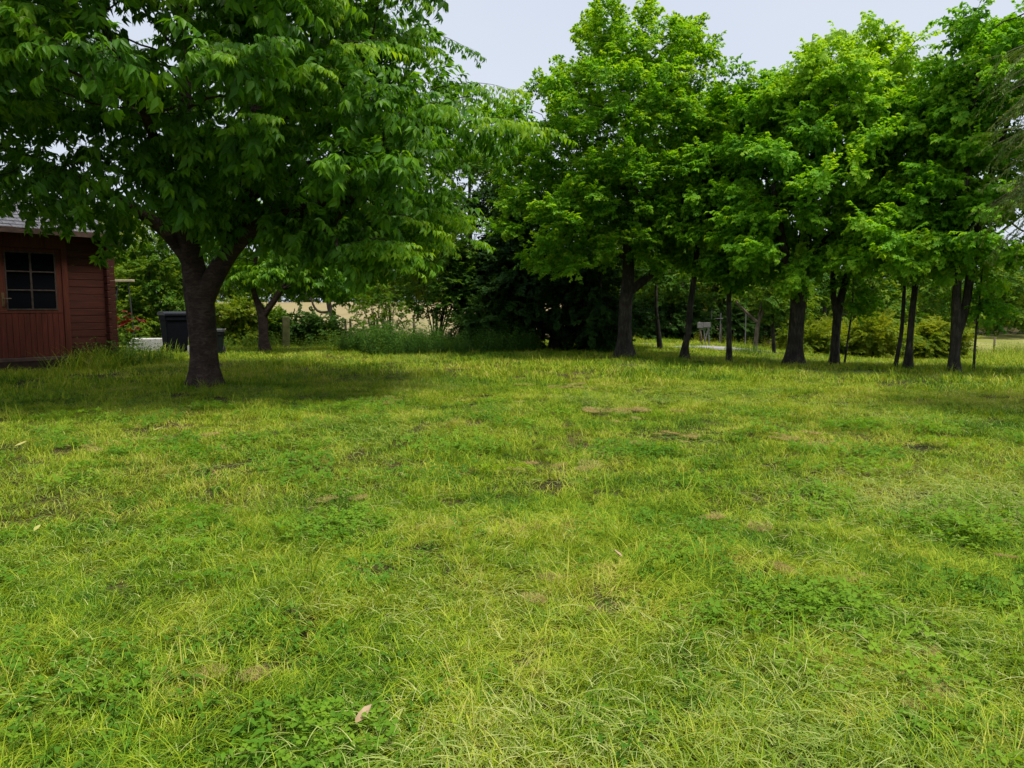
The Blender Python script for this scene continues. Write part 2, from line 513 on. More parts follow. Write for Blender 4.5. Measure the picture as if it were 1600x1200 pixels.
# lawn soil: thatch of old blades over earth
def ground_mat():
    m, N, L, b = new_mat('lawn_soil')
    tc = N.new('ShaderNodeTexCoord')
    n1 = N.new('ShaderNodeTexNoise'); n1.inputs['Scale'].default_value = .9; n1.inputs['Detail'].default_value = 6
    n2 = N.new('ShaderNodeTexNoise'); n2.inputs['Scale'].default_value = 45; n2.inputs['Detail'].default_value = 5
    L.new(tc.outputs['Object'], n1.inputs['Vector']); L.new(tc.outputs['Object'], n2.inputs['Vector'])
    c1 = ramp(N, [(0.35, (0.032, 0.036, 0.012)), (0.5, (0.062, 0.058, 0.02)), (0.65, (0.10, 0.082, 0.036))])
    c2 = ramp(N, [(0.35, (0.25, 0.22, 0.2)), (0.65, (1.25, 1.2, 1.1))])
    L.new(n1.outputs['Fac'], c1.inputs['Fac']); L.new(n2.outputs['Fac'], c2.inputs['Fac'])
    mx = N.new('ShaderNodeMix'); mx.data_type = 'RGBA'; mx.blend_type = 'MULTIPLY'; mx.inputs['Factor'].default_value = 1
    L.new(c1.outputs['Color'], mx.inputs['A']); L.new(c2.outputs['Color'], mx.inputs['B'])
    L.new(mx.outputs['Result'], b.inputs['Base Color'])
    b.inputs['Roughness'].default_value = .95; b.inputs['Specular IOR Level'].default_value = .1
    bp = N.new('ShaderNodeBump'); bp.inputs['Strength'].default_value = .8; bp.inputs['Distance'].default_value = .03
    L.new(n2.outputs['Fac'], bp.inputs['Height']); L.new(bp.outputs['Normal'], b.inputs['Normal'])
    return m
M['soil'] = ground_mat()
RADS = np.concatenate([[0.01], np.geomspace(.5, 30, 70), np.geomspace(31, 700, 60)])
sheet('ground', M['soil'], lambda x, y: True, 0.0, RADS, np.linspace(-math.pi, math.pi, 241))

def field_mat(name, stops):
    m, N, L, b = new_mat(name)
    tc = N.new('ShaderNodeTexCoord')
    mp = N.new('ShaderNodeMapping'); mp.inputs['Scale'].default_value = (.25, .06, 1)
    n1 = N.new('ShaderNodeTexNoise'); n1.inputs['Scale'].default_value = 1; n1.inputs['Detail'].default_value = 8; n1.inputs['Roughness'].default_value = .65
    L.new(tc.outputs['Object'], mp.inputs['Vector']); L.new(mp.outputs['Vector'], n1.inputs['Vector'])
    c = ramp(N, stops); L.new(n1.outputs['Fac'], c.inputs['Fac']); L.new(c.outputs['Color'], b.inputs['Base Color'])
    b.inputs['Roughness'].default_value = .95; b.inputs['Specular IOR Level'].default_value = .1
    return m
M['field_tan'] = field_mat('dry_field', [(0.35, (0.21, 0.165, 0.075)), (0.5, (0.27, 0.215, 0.11)), (0.65, (0.23, 0.21, 0.085))])
M['field_green'] = field_mat('hay_field', [(0.35, (0.19, 0.20, 0.045)), (0.5, (0.26, 0.25, 0.08)), (0.65, (0.22, 0.24, 0.06))])
sheet('field', M['field_tan'], lambda x, y: y > 29.5 + .04 * x and x / y < .12, 0.02, np.geomspace(29, 108, 60), np.linspace(-.95, .15, 90))
sheet('hay_meadow', M['field_green'], lambda x, y: y > 40 and x / y > .45, 0.02, np.geomspace(40, 75, 30), np.linspace(.35, 1.0, 60))
M['gravel'] = noise_mat('gravel', [(0.3, (0.20, 0.19, 0.19)), (0.7, (0.40, 0.38, 0.38))], nscale=9, detail=8, bump=.5)
sheet('gravel_path', M['gravel'], lambda x, y: abs(y - (23.6 + .15 * (x - 5.5))) < 1.3 + .25 * math.sin(x * 2.1) and 4.2 < x < 9.5, 0.015, np.linspace(21, 27.5, 34), np.linspace(.13, .42, 60))

# ------------------------------------------------------------------ lawn
def blade_proto(name, seed, n, rad, hmin, hmax, width, lean, mat, seg=3, tile=False):
    rng = np.random.default_rng(seed)
    V, F, vary = [], [], []
    for i in range(n):
        r, a = rad * math.sqrt(rng.random()), rng.uniform(0, 6.283)
        bx, by = r * math.cos(a), r * math.sin(a)
        h = rng.uniform(hmin, hmax); az = rng.uniform(0, 6.283); ln = lean * rng.uniform(.3, 1.3)
        if tile and float(vnoise(bx * 13 * .36 / rad, by * 13 * .36 / rad, seed + 2)) < .34 + .1 * rng.random(): continue
        if tile:
            cl = float(vnoise(bx * 9 / max(rad, .3) * .36, by * 9 / max(rad, .3) * .36, seed))
            h *= .5 + .8 * cl; az = az * .6 + 12 * float(vnoise(bx * 4, by * 4, seed + 1)); ln *= .7 + .8 * (1 - cl)
            if rng.random() < .10: h *= 1.9; ln *= 1.35
        dx, dy = math.cos(az), math.sin(az)
        tw = az + 1.57 + rng.normal(0, .5); wx, wy = math.cos(tw), math.sin(tw)
        w = width * rng.uniform(.7, 1.3)
        b0 = len(V); vv = rng.random()
        for s in range(seg):
            t = s / seg
            o = ln * h * t ** 1.7; z = h * (t - .35 * ln * t * t)
            ww = w * .5 * (1 - .55 * t)
            V += [(bx + dx * o - wx * ww, by + dy * o - wy * ww, z), (bx + dx * o + wx * ww, by + dy * o + wy * ww, z)]
            vary += [vv, vv]
            if s: F.append((b0 + 2 * s - 2, b0 + 2 * s - 1, b0 + 2 * s + 1, b0 + 2 * s))
        o = ln * h; V.append((bx + dx * o, by + dy * o, h * (1 - .35 * ln))); vary.append(vv)
        F.append((b0 + 2 * seg - 2, b0 + 2 * seg - 1, len(V) - 1))
    me = mesh_of(name, V, F, mat); set_vary(me, vary)
    return bpy.data.objects.new(name, me)

def strand_proto(name, seed, n, rad, lmin, lmax, mat, width=.0028, wild=.5):
    rng = np.random.default_rng(seed)
    V, F, vary = [], [], []
    for i in range(n):
        r, a = rad * math.sqrt(rng.random()), rng.uniform(0, 6.283)
        p = np.array([r * math.cos(a), r * math.sin(a), rng.uniform(.015, .06)])
        l = rng.uniform(lmin, lmax); az = rng.normal(0, wild); k = rng.normal(0, .45); vv = rng.random(); b0 = len(V)
        seg = 5; el = rng.normal(.12, .18)
        for s in range(seg + 1):
            w = width * rng.uniform(.85, 1.1) * (1 - .5 * s / seg) * .5
            sx, sy = -math.sin(az), math.cos(az)
            V += [tuple(p + np.array([sx * w, sy * w, 0])), tuple(p - np.array([sx * w, sy * w, -.0006]))]
            vary += [vv, vv]
            if s: F.append((b0 + 2 * s - 2, b0 + 2 * s - 1, b0 + 2 * s + 1, b0 + 2 * s))
            p = p + l / seg * np.array([math.cos(az) * math.cos(el), math.sin(az) * math.cos(el), math.sin(el)])
            az += k * l / seg * 4; el -= .14; p[2] = max(p[2], .008)
    me = mesh_of(name, V, F, mat); set_vary(me, vary)
    return bpy.data.objects.new(name, me)

def clover_proto(name, seed, n, rad, mat, leaf=.014, hmax=.07):
    rng = np.random.default_rng(seed)
    V, F, vary = [], [], []
    for i in range(n):
        r, a = rad * math.sqrt(rng.random()), rng.uniform(0, 6.283)
        h = rng.uniform(.02, hmax); bx, by = r * math.cos(a), r * math.sin(a)
        tx, ty = bx + rng.normal(0, .012), by + rng.normal(0, .012)
        vv = rng.random(); tilt = rng.normal(0, .3, 2)
        b0 = len(V)
        V += [(bx - .0007, by, 0), (bx + .0007, by, 0), (tx, ty, h)]; vary += [vv] * 3; F.append((b0, b0 + 1, b0 + 2))
        a0 = rng.uniform(0, 6.283); s = leaf * rng.uniform(.7, 1.3)
        for k in range(3):
            th = a0 + k * 2.094
            c, sn = math.cos(th), math.sin(th)
            b0 = len(V)
            for (u, w, q) in ((0, 0, 0), (.55, .42, .12), (1.0, .32, .1), (.92, 0, .02), (1.0, -.32, .1), (.55, -.42, .12)):
                xx, yy = s * (u * c - w * sn), s * (u * sn + w * c)
                V.append((tx + xx, ty + yy, h + s * q + xx * tilt[0] + yy * tilt[1])); vary.append(vv)
            F += [(b0, b0 + 3, b0 + 2, b0 + 1), (b0, b0 + 5, b0 + 4, b0 + 3)]
    me = mesh_of(name, V, F, mat); set_vary(me, vary)
    return bpy.data.objects.new(name, me)

BARE = [(305, 690, .42), (600, 630, .5), (868, 606, .5), (838, 733, .34), (950, 645, .6), (1185, 828, .22), (1475, 1095, .17), (940, 955, .12), (330, 1075, .10), (1440, 1040, .12), (140, 705, .3), (1090, 685, .4), (1330, 915, .16), (520, 790, .25), (1560, 880, .2), (1230, 690, .4)]
def px_ground(px, py):
    th = R(PITCH); u, v = (px - 800) / FPX, (600 - py) / FPX
    d = np.array([u, math.cos(th) + v * math.sin(th), -math.sin(th) + v * math.cos(th)])
    t = -EYE / d[2]
    return d[0] * t, d[1] * t
BARE_XY = [(*px_ground(a, b), r) for a, b, r in BARE]

def lawn_tint(x, y):
    t = .38 + .55 * (fbm(x * .55, y * .55, 21, 3) - .5) + .55 * (fbm(x * 2.3, y * 2.3, 31, 3) - .5)
    t = t + .10 * smooth(3, 9, y)
    for bx, by, r in BARE_XY:
        d = np.hypot(x - bx, y - by) / r
        t = np.maximum(t, (.86 + .12 * vnoise(x * 9, y * 9, 3)) * (1 - smooth(.55, 1.15, d + .35 * (vnoise(x * 6, y * 6, 77) - .5))))
    return t

def wedge(rng, n, d0, d1, p, half=.80):
    """n points in front of the viewer; density falls off with distance like d**-p"""
    u = rng.random(n); e = 2 - p
    d = (d0 ** e + u * (d1 ** e - d0 ** e)) ** (1 / e) if abs(e) > 1e-6 else d0 * (d1 / d0) ** u
    a = rng.uniform(-half, half, n)
    return d * np.tan(a) if False else d * np.sin(a), d * np.cos(a)

def lawn_ok(x, y):
    a = x / np.maximum(y, .5)
    far = np.where(a < .1, 27.0, np.where(a > .45, 38.0, 31.0))
    ok = y < far
    ok &= ~((np.abs(y - (23.6 + .15 * (x - 5.5))) < 1.2) & (x > 4.2) & (x < 9.5))
    return ok

def flat_eul(rng, n, tilt=.12):
    return np.stack([rng.normal(0, tilt, n), rng.normal(0, tilt, n), rng.uniform(0, 6.283, n)], 1)

def lawn_layer(name, rng, n, d0, d1, p, protos, size, tintf, keep=None, tilt=.12, eul=None, half=.80):
    x, y = wedge(rng, n, d0, d1, p, half)
    k = lawn_ok(x, y)
    if keep is not None: k &= keep(x, y, rng)
    x, y = x[k], y[k]
    z = ground_z(x, y) - .004
    e = flat_eul(rng, len(x), tilt) if eul is None else eul(x, y, rng)
    d = np.hypot(x, y)
    s = size(d, rng)
    o = scatter(name, np.stack([x, y, z], 1), e, s, tintf(x, y, rng), protos, rng)
    return tag(o, kind='stuff')

rng = np.random.default_rng(4)
P_near = [blade_proto('grass_tile_%d' % k, 100 + k, 3700, .36, .022, .064, .0034, 1.35, M['grass'], 3, True) for k in range(4)]
P_mid = [blade_proto('grass_turf_%d' % k, 120 + k, 4800, .75, .025, .070, .0046, 1.15, M['grass'], 2, True) for k in range(4)]
P_far = [blade_proto('grass_sward_%d' % k, 130 + k, 5200, 1.8, .04, .12, .011, .8, M['grass'], 2, True) for k in range(3)]
P_tall = [blade_proto('tall_grass_%d' % k, 140 + k, 14, .07, .10, .24, .0032, .6, M['grass'], 4) for k in range(4)]
P_tuft = [blade_proto('tufty_grass_%d' % k, 145 + k, 46, .055, .06, .17, .0036, 1.25, M['grass'], 4) for k in range(5)]
P_brown = [blade_proto('dead_tuft_%d' % k, 150 + k, 420, .15, .015, .05, .0032, 1.5, M['dead_grass'], 3) for k in range(3)]
P_hay = [strand_proto('cut_strands_%d' % k, 160 + k, 170, .34, .03, .105, M['hay'], .0022, 1.0) for k in range(4)]
P_hayfar = [strand_proto('cut_swath_%d' % k, 170 + k, 200, .6, .06, .18, M['hay'], .0036, .8) for k in range(3)]
P_clover = [clover_proto('clover_%d' % k, 180 + k, 85, .15, M['clover'], .013, .06) for k in range(5)]

def tile_layer(name, d0, d1, sp, protos, half=.82):
    """turf tiles on a jittered grid between two distances"""
    n = int(d1 / sp) + 2
    gx, gy = np.meshgrid(np.arange(-n, n + 1), np.arange(0, n + 1))
    x = (gx + .5 * (gy % 2)).ravel() * sp + rng.normal(0, sp * .12, gx.size)
    y = gy.ravel() * sp * .87 + rng.normal(0, sp * .12, gx.size)
    d = np.hypot(x, y)
    k = (d > d0) & (d < d1) & (np.abs(np.arctan2(x, y)) < half + .4 / np.maximum(d, .5)) & lawn_ok(x, y)
    x, y = x[k], y[k]
    e = .3
    sx = (ground_z(x + e, y) - ground_z(x - e, y)) / (2 * e); sy = (ground_z(x, y + e) - ground_z(x, y - e)) / (2 * e)
    az = rng.uniform(0, 6.283, len(x))
    up = np.stack([-sx, -sy, np.ones_like(sx)], 1); up /= np.linalg.norm(up, axis=1, keepdims=True)
    dr = np.stack([np.cos(az), np.sin(az), np.zeros_like(az)], 1); dr -= up * (dr * up).sum(1, keepdims=True)
    h = rng.uniform(.8, 1.25, len(x))
    o = scatter(name, np.stack([x, y, ground_z(x, y) - .004], 1), euler_of(rot_from(dr, up)), np.stack([np.ones_like(h), np.ones_like(h), h], 1), np.zeros(len(x)), protos, rng)
    return tag(o, kind='stuff')
tile_layer('lawn_grass', .8, 4.3, .40, P_near)
tile_layer('lawn_grass', 3.9, 12.5, .85, P_mid)
tile_layer('lawn_grass', 11.8, 38, 2.0, P_far)

def swath_eul(x, y, r):
    az = .9 + 2.2 * (fbm(x * .35, y * .35, 51, 2) - .5) * 2 + r.normal(0, .4, len(x))
    return np.stack([r.normal(0, .04, len(x)), r.normal(0, .04, len(x)), az], 1)
hay_keep = lambda x, y, r: r.random(len(x)) < smooth(.42, .62, fbm(x * .9, y * .9, 61, 3)) * .9 + .15
lawn_layer('cut_grass', rng, 420, 1.2, 6, .7, P_hay, lambda d, r: r.uniform(.8, 1.25, len(d)), lambda x, y, r: .25 + .4 * (fbm(x * .8, y * .8, 71, 2) - .3) + r.normal(0, .1, len(x)), hay_keep, eul=swath_eul)
lawn_layer('cut_grass', rng, 480, 5, 20, 1.0, P_hayfar, lambda d, r: r.uniform(.8, 1.2, len(d)), lambda x, y, r: .2 + r.normal(0, .12, len(x)), hay_keep, eul=swath_eul)
def clover_field(x, y):
    return fbm(x * 1.9 + 3.1, y * 1.9, 81, 3) + .15 * smooth(-.3, 1.2, x) * (1 - smooth(3.0, 5.5, y)) - .055
clover_keep = lambda x, y, r: r.random(len(x)) < .55 * smooth(.48, .72, clover_field(x, y)) + .03
lawn_layer('clover', rng, 1500, 1.2, 9, .8, P_clover, lambda d, r: r.uniform(.8, 1.2, len(d)) * (1 + d / 20), lambda x, y, r: .15 + .6 * fbm(x * 1.5, y * 1.5, 91, 2) + r.normal(0, .1, len(x)), clover_keep)
tall_keep = lambda x, y, r: r.random(len(x)) < smooth(.50, .70, fbm(x * .9, y * .9, 95, 2)) + .06
lawn_layer('tall_grass', rng, 1700, 1.8, 24, 1.0, P_tall, lambda d, r: r.uniform(.6, 1.15, len(d)), lambda x, y, r: np.zeros(len(x)), tall_keep)
lawn_layer('grass_tufts', rng, 2800, 1.4, 14, 1.0, P_tuft, lambda d, r: r.uniform(.4, .95, len(d)), lambda x, y, r: np.zeros(len(x)), lambda x, y, r: r.random(len(x)) < smooth(.42, .62, fbm(x * 1.3, y * 1.3, 99, 2)) * .8 + .1, eul=lambda x, y, r: np.stack([r.normal(0, .35, len(x)), r.normal(0, .35, len(x)), r.uniform(0, 6.28, len(x))], 1))
bx, by, bs = [], [], []
for cx_, cy_, r_ in BARE_XY:
    r_ = r_ * .85; m_ = max(3, int(r_ * r_ / .016))
    a_ = rng.uniform(0, 6.283, m_); q_ = np.abs(rng.normal(0, r_ * .75, m_))
    bx.append(cx_ + q_ * np.cos(a_) * 1.3); by.append(cy_ + q_ * np.sin(a_)); bs.append(rng.uniform(.3, .9, m_) * min(.9, .35 + r_))
bx, by, bs = map(np.concatenate, (bx, by, bs))
tag(scatter('dead_grass', np.stack([bx, by, ground_z(bx, by) + .028], 1), flat_eul(rng, len(bx), .08), np.stack([bs, bs, bs * 1.0], 1), rng.normal(.5, .15, len(bx)), P_brown, rng), kind='stuff')

# ------------------------------------------------------------------ garden shed
def wood_mat(name, c0, c1, c2, scale=(18, 18, 1.2)):
    return noise_mat(name, [(0.3, c0), (0.5, c1), (0.72, c2)], scale=scale, nscale=2.2, detail=7, rough=.72, bump=.25, bdist=.01, distort=.6)
M['red_log'] = wood_mat('red_stained_log', (0.0343, 0.0070, 0.0041), (0.0542, 0.0116, 0.0059), (0.0742, 0.0178, 0.0089), (1.2, 18, 18))
M['red_board'] = wood_mat('red_stained_board', (0.0522, 0.0095, 0.0051), (0.0800, 0.0147, 0.0070), (0.1047, 0.0225, 0.0109))
M['red_trim'] = wood_mat('orange_red_trim', (0.0517, 0.0103, 0.0052), (0.0776, 0.0166, 0.0073), (0.1034, 0.0259, 0.0103))
M['glaze_bar'] = noise_mat('weathered_bar', [(0.3, (0.035, 0.022, 0.018)), (0.7, (0.075, 0.055, 0.045))], nscale=20)
M['shingle'] = noise_mat('grey_shingle', [(0.3, (0.085, 0.085, 0.10)), (0.7, (0.17, 0.17, 0.19))], nscale=30, detail=6, rough=.9, bump=.3)
M['plinth'] = noise_mat('plinth', [(0.3, (0.05, 0.03, 0.025)), (0.7, (0.10, 0.06, 0.045))], nscale=9)
M['brass'] = noise_mat('worn_brass', [(0.3, (0.08, 0.055, 0.025)), (0.7, (0.13, 0.09, 0.04))], nscale=30, rough=.4)
gm, gN, gL, gb = new_mat('dark_glass')
gb.inputs['Base Color'].default_value = (0.003, 0.0035, 0.005, 1); gb.inputs['Roughness'].default_value = .12; gb.inputs['Specular IOR Level'].default_value = .04
M['glass'] = gm
M['inside'] = noise_mat('dark_room', [(0.3, (0.02, 0.015, 0.012)), (0.7, (0.03, 0.022, 0.018))], nscale=4)

SH_C = Vector((X(172, 14.75), 14.75, .16))        # front right corner
SH_DIR = math.atan2(1.5, 1.18)                     # the front wall runs along local -X from the corner
shed = empty('garden_shed', SH_C, SH_DIR)
tag(shed, 'dark red log-built garden shed with grey shingle roof behind the big tree', 'shed')
WALL_H, SH_W, SH_D = 2.42, 4.2, 2.6
srng = random.Random(5)
NLOG = 18
lh = WALL_H / NLOG
def log_box(mb, x0, x1, y0, y1, z0, z1):
    """a wall log with rounded outer face on -y side and a shadow groove"""
    b = .007
    prof = [(y0 + b, z0 + .003), (y0, z0 + b), (y0, z1 - b), (y0 + b, z1 - .003), (y1, z1 - .003), (y1, z0 + .003)]
    vs = [(x0, p, q) for p, q in prof] + [(x1, p, q) for p, q in prof]
    n = len(prof)
    fs = [tuple(range(n - 1, -1, -1)), tuple(range(n, 2 * n))] + [(i, (i + 1) % n, n + (i + 1) % n, n + i) for i in range(n)]
    mb.add(vs, fs)
DOOR_R, DOOR_L = -.70, -2.32         # door opening in local X (0 at the corner)
DOOR_T = 2.12
for k in range(NLOG):
    z0, z1 = k * lh, (k + 1) * lh
    end = .16 + srng.uniform(-.006, .006)
    off = srng.uniform(-.003, .003)
    if z0 < DOOR_T - .02:
        spans = [(DOOR_R, end), (-SH_W - .16, DOOR_L)]
    else:
        spans = [(-SH_W - .16, end)]
    for a, b in spans:
        mb = MB(); log_box(mb, a, b, off, .055 + off, z0, z1); mb.build('log', M['red_log'], shed)
    # side wall logs, ends crossing the front wall, half a course higher
    zs0, zs1 = z0 - lh * .5, z1 - lh * .5
    if zs0 < 0: zs0 = 0.001
    for sx in (-.055, -SH_W):
        mb = MB()
        vs = MB(); log_box(vs, 0, 1, 0, 1, 0, 1)
        mb.box(sx, -.15 + srng.uniform(-.008, .008), zs0 + .004, sx + .057, SH_D + .15, zs1 - .004, .01)
        mb.build('log', M['red_log'], shed)
mb = MB(); mb.box(-SH_W, SH_D - .055, 0, 0, SH_D, WALL_H); mb.build('rear_wall', M['red_log'], shed)
mb = MB(); mb.box(-SH_W - .05, .02, -.30, .05, SH_D, -.002); mb.build('plinth', M['plinth'], shed)
mb = MB(); mb.box(-SH_W + .06, .06, .0, -.06, SH_D - .06, .03); mb.build('floor', M['inside'], shed)
# door frame posts, head
for x0 in (DOOR_R - .10, DOOR_L):
    mb = MB(); mb.box(x0, -.035, 0, x0 + .10, .06, DOOR_T, .006); mb.build('door_post', M['red_trim'], shed)
mb = MB(); mb.box(DOOR_L, -.038, DOOR_T - .10, DOOR_R, .06, 17 * lh + .008, .006); mb.build('door_head', M['red_trim'], shed)
mb = MB(); mb.box(DOOR_L + .1, -.05, .0, DOOR_R - .1, .05, .07, .006); mb.build('door_sill', M['plinth'], shed)
DX0, DX1, DZ0, DZ1 = DOOR_L + .105, DOOR_R - .105, .075, DOOR_T - .105
# two leaves: the right one carries the window that shows
door = obj('door', *(lambda m: (m.v, m.f))(MB().box(DX0, .012, DZ0, DX1, .03, .93)), M['red_board'], shed)
WX0, WX1, WZ0, WZ1 = -1.72, -.90, .92, 1.95
nb = 15
for k in range(nb):
    a = DX0 + (DX1 - DX0) * k / nb; b = DX0 + (DX1 - DX0) * (k + 1) / nb
    o1 = srng.uniform(-.002, .002)
    mb = MB(); mb.box(a + .002, -.010 + o1, DZ0, b - .002, .012, WZ0 - .06, .004); mb.build('board', M['red_board'], door)
mb = MB()
mb.box(DX0, -.014, WZ0 - .06, DX1, .03, WZ0, .004)
mb.build('rail', M['red_trim'], door)
mb = MB(); mb.box(DX0, -.014, WZ1, DX1, .03, DZ1, .004); mb.build('rail', M['red_trim'], door)
mb = MB(); mb.box(WX1, -.012, WZ0, DX1, .03, WZ1, .004); mb.build('stile', M['red_trim'], door)
mb = MB(); mb.box(DX0, -.012, WZ0, WX0, .03, WZ1, .004); mb.build('stile', M['red_trim'], door)
# handle
mb = MB(); mb.box(WX0 - .075, -.02, .98, WX0 - .03, -.013, 1.22, .003)
mb.tube([(WX0 - .05, -.02, 1.12), (WX0 - .05, -.06, 1.12), (WX0 - .05 + .11, -.062, 1.12)], .009, 6)
mb.build('handle', M['brass'], door)
win = MB(); e = .022
for (a, c, b, d) in ((WX0, WZ0, WX0 + e, WZ1), (WX1 - e, WZ0, WX1, WZ1), (WX0 + e, WZ0, WX1 - e, WZ0 + e), (WX0 + e, WZ1 - e, WX1 - e, WZ1)):
    win.box(a, -.020, c, b, .02, d)
win = win.build('window', M['glaze_bar'], shed)
xm = (WX0 + WX1) / 2
xs = [WX0 + e, xm - .016, xm + .016, WX1 - e]
zs = np.linspace(WZ0 + e, WZ1 - e, 4)
mb = MB(); mb.box(xm - .016, -.016, WZ0 + e, xm + .016, .02, WZ1 - e, .003); mb.build('glazing_bar', M['glaze_bar'], win)
for i in (1, 2):
    for a, b in ((xs[0], xs[1]), (xs[2], xs[3])):
        mb = MB(); mb.box(a, -.014, zs[i] - .011, b, .02, zs[i] + .011, .003); mb.build('glazing_bar', M['glaze_bar'], win)
for i in range(3):
    for a, b in ((xs[0], xs[1]), (xs[2], xs[3])):
        mb = MB(); mb.box(a - .004, .004, zs[i] - .004, b + .004, .008, zs[i + 1] + .004); mb.build('pane', M['glass'], win)
mb = MB(); mb.box(WX0, .025, WZ0, WX1, .05, WZ1); mb.build('dark_backing', M['inside'], win)  # dark panel behind the panes: the unlit room's shade put into its colour
# roof: two slopes, ridge along the front
PIT = R(27); OV = .22; half = SH_D / 2
slope_l = (half + OV) / math.cos(PIT)
roof = MB()
ez = WALL_H - OV * math.tan(PIT) - .006
rz = ez + (half + OV) * math.tan(PIT)
xa, xb = -SH_W - .22, .02
th = .03
roof.hexa([(xa, -OV, ez), (xb, -OV, ez), (xb, half, rz), (xa, half, rz), (xa, -OV, ez + th), (xb, -OV, ez + th), (xb, half, rz + th), (xa, half, rz + th)])
roof.hexa([(xa, half, rz), (xb, half, rz), (xb, SH_D + OV, ez), (xa, SH_D + OV, ez), (xa, half, rz + th), (xb, half, rz + th), (xb, SH_D + OV, ez + th), (xa, SH_D + OV, ez + th)])
roof = roof.build('roof', M['plinth'], shed)
mb = MB(); mb.box(xa, -OV - .025, ez - .05, xb, -OV - .002, ez + .055, .004); mb.build('eaves_board', M['plinth'], roof)
for yy in (0, SH_D - .055):
    pass
for gx in (-.055, -SH_W):
    mb = MB(); mb.add([(gx, 0, WALL_H), (gx, SH_D, WALL_H), (gx, half, rz - .02), (gx + .055, 0, WALL_H), (gx + .055, SH_D, WALL_H), (gx + .055, half, rz - .02)],
                      [(0, 1, 2), (5, 4, 3), (0, 3, 4, 1), (1, 4, 5, 2), (2, 5, 3, 0)])
    mb.build('gable', M['red_log'], shed)
# shingles on the front slope: rows that overlap
rows = 11; sw = .20
ca, sa = math.cos(PIT), math.sin(PIT)
exp_ = slope_l / rows
sh_me = []
for v in range(4):
    w_, l_ = sw - .008, exp_ * 1.35
    t0, t1 = .010 + .002 * v, .004
    vs = [(0, 0, 0), (w_, 0, 0), (w_, l_, 0), (0, l_, 0), (0, .004 * (v - 1.5), t0), (w_, .003 * (1.5 - v), t0), (w_, l_, t1), (0, l_, t1)]
    m2 = MB(); m2.hexa(vs); sh_me.append(mesh_of('shingle', m2.v, m2.f, M['shingle']))
for r_ in range(rows):
    s0 = r_ * exp_ - .02
    lift = .011 * (1) + th
    x = xa - (r_ % 2) * sw * .5
    while x < xb - .03:
        if x + sw > -2.9:
            o = bpy.data.objects.new('shingle', srng.choice(sh_me))
            link(o, roof)
            o.location = (x if x > xa else xa, -OV + s0 * ca - .004, ez + s0 * sa + lift)
            o.rotation_euler = (PIT + R(-1.6), 0, R(srng.uniform(-.5, .5)))
            if x + sw > xb + .02: o.scale = ((xb + .02 - x) / sw, 1, 1)
        x += sw

# ------------------------------------------------------------------ trees
def resample(pts, step):
    """pts: list of (x,y,z,r) -> points about one step apart, lightly rounded"""
    P = np.array(pts, float)
    seg = np.linalg.norm(np.diff(P[:, :3], axis=0), axis=1)
    s = np.concatenate([[0], np.cumsum(seg)]); n = max(2, int(round(s[-1] / step)) + 1)
    t = np.linspace(0, s[-1], n)
    Q = np.stack([np.interp(t, s, P[:, k]) for k in range(4)], 1)
    for _ in range(2):
        Q[1:-1, :3] = .25 * Q[:-2, :3] + .5 * Q[1:-1, :3] + .25 * Q[2:, :3]
    return Q

def grow_tree(seed, trunk, limbs, attr, step=.16, kill=.24, iters=140, tropism=(0, 0, .05), tip_r=.004, jit=.12):
    """space colonisation: the skeleton reaches for the points in attr"""
    rng = np.random.default_rng(seed)
    pos, par, spec = [], [], []
    for ln in [trunk] + limbs:
        Q = resample(ln, step)
        start = 0
        if pos:
            d = np.linalg.norm(np.array(pos) - Q[0, :3], axis=1); prev = int(d.argmin()); start = 1
        else:
            prev = -1
        for q in Q[start:]:
            pos.append(q[:3]); par.append(prev); spec.append(q[3]); prev = len(pos) - 1
    n_spec = len(pos)
    pos = [np.array(p) for p in pos]
    A = np.asarray(attr, float)
    P0 = np.array(pos)
    D = np.linalg.norm(A[:, None] - P0[None], axis=2)
    near, dist = D.argmin(1), D.min(1)
    alive = dist > kill
    tr = np.array(tropism)
    for it in range(iters):
        if not alive.any(): break
        idx = near[alive]; v = A[alive] - np.array(pos)[idx]
        v /= np.linalg.norm(v, axis=1, keepdims=True) + 1e-9
        u, inv = np.unique(idx, return_inverse=True)
        acc = np.zeros((len(u), 3)); np.add.at(acc, inv, v)
        acc /= np.linalg.norm(acc, axis=1, keepdims=True) + 1e-9
        acc += tr + rng.normal(0, jit, acc.shape)
        acc /= np.linalg.norm(acc, axis=1, keepdims=True) + 1e-9
        newp = np.array(pos)[u] + step * acc
        base = len(pos)
        pos += list(newp); par += [int(i) for i in u]
        ai = np.where(alive)[0]
        D = np.linalg.norm(A[ai][:, None] - newp[None], axis=2)
        dm = D.min(1); better = dm < dist[ai]
        near[ai[better]] = base + D.argmin(1)[better]; dist[ai[better]] = dm[better]
        alive &= dist > kill
        if len(pos) > 9000: break
    pos = np.array(pos); par = np.array(par); n = len(pos)
    tips = np.zeros(n); hgt = np.zeros(n, int); nch = np.zeros(n, int)
    for i in range(n - 1, 0, -1):
        if nch[i] == 0: tips[i] = 1
        p = par[i]
        if p >= 0:
            tips[p] += tips[i]; hgt[p] = max(hgt[p], hgt[i] + 1); nch[p] += 1
    rb = spec[0]
    ex = math.log(max(rb, tip_r * 1.5) / tip_r) / math.log(max(2, tips[0]))
    ex = min(ex, .62)
    rad = tip_r * np.maximum(tips, 1) ** ex
    for i in range(n_spec): rad[i] = spec[i]
    for i in range(1, n):
        if par[i] >= 0: rad[i] = min(rad[i], rad[par[i]] * (1.0 if i >= n_spec else 1.2))
    return pos, par, rad, hgt

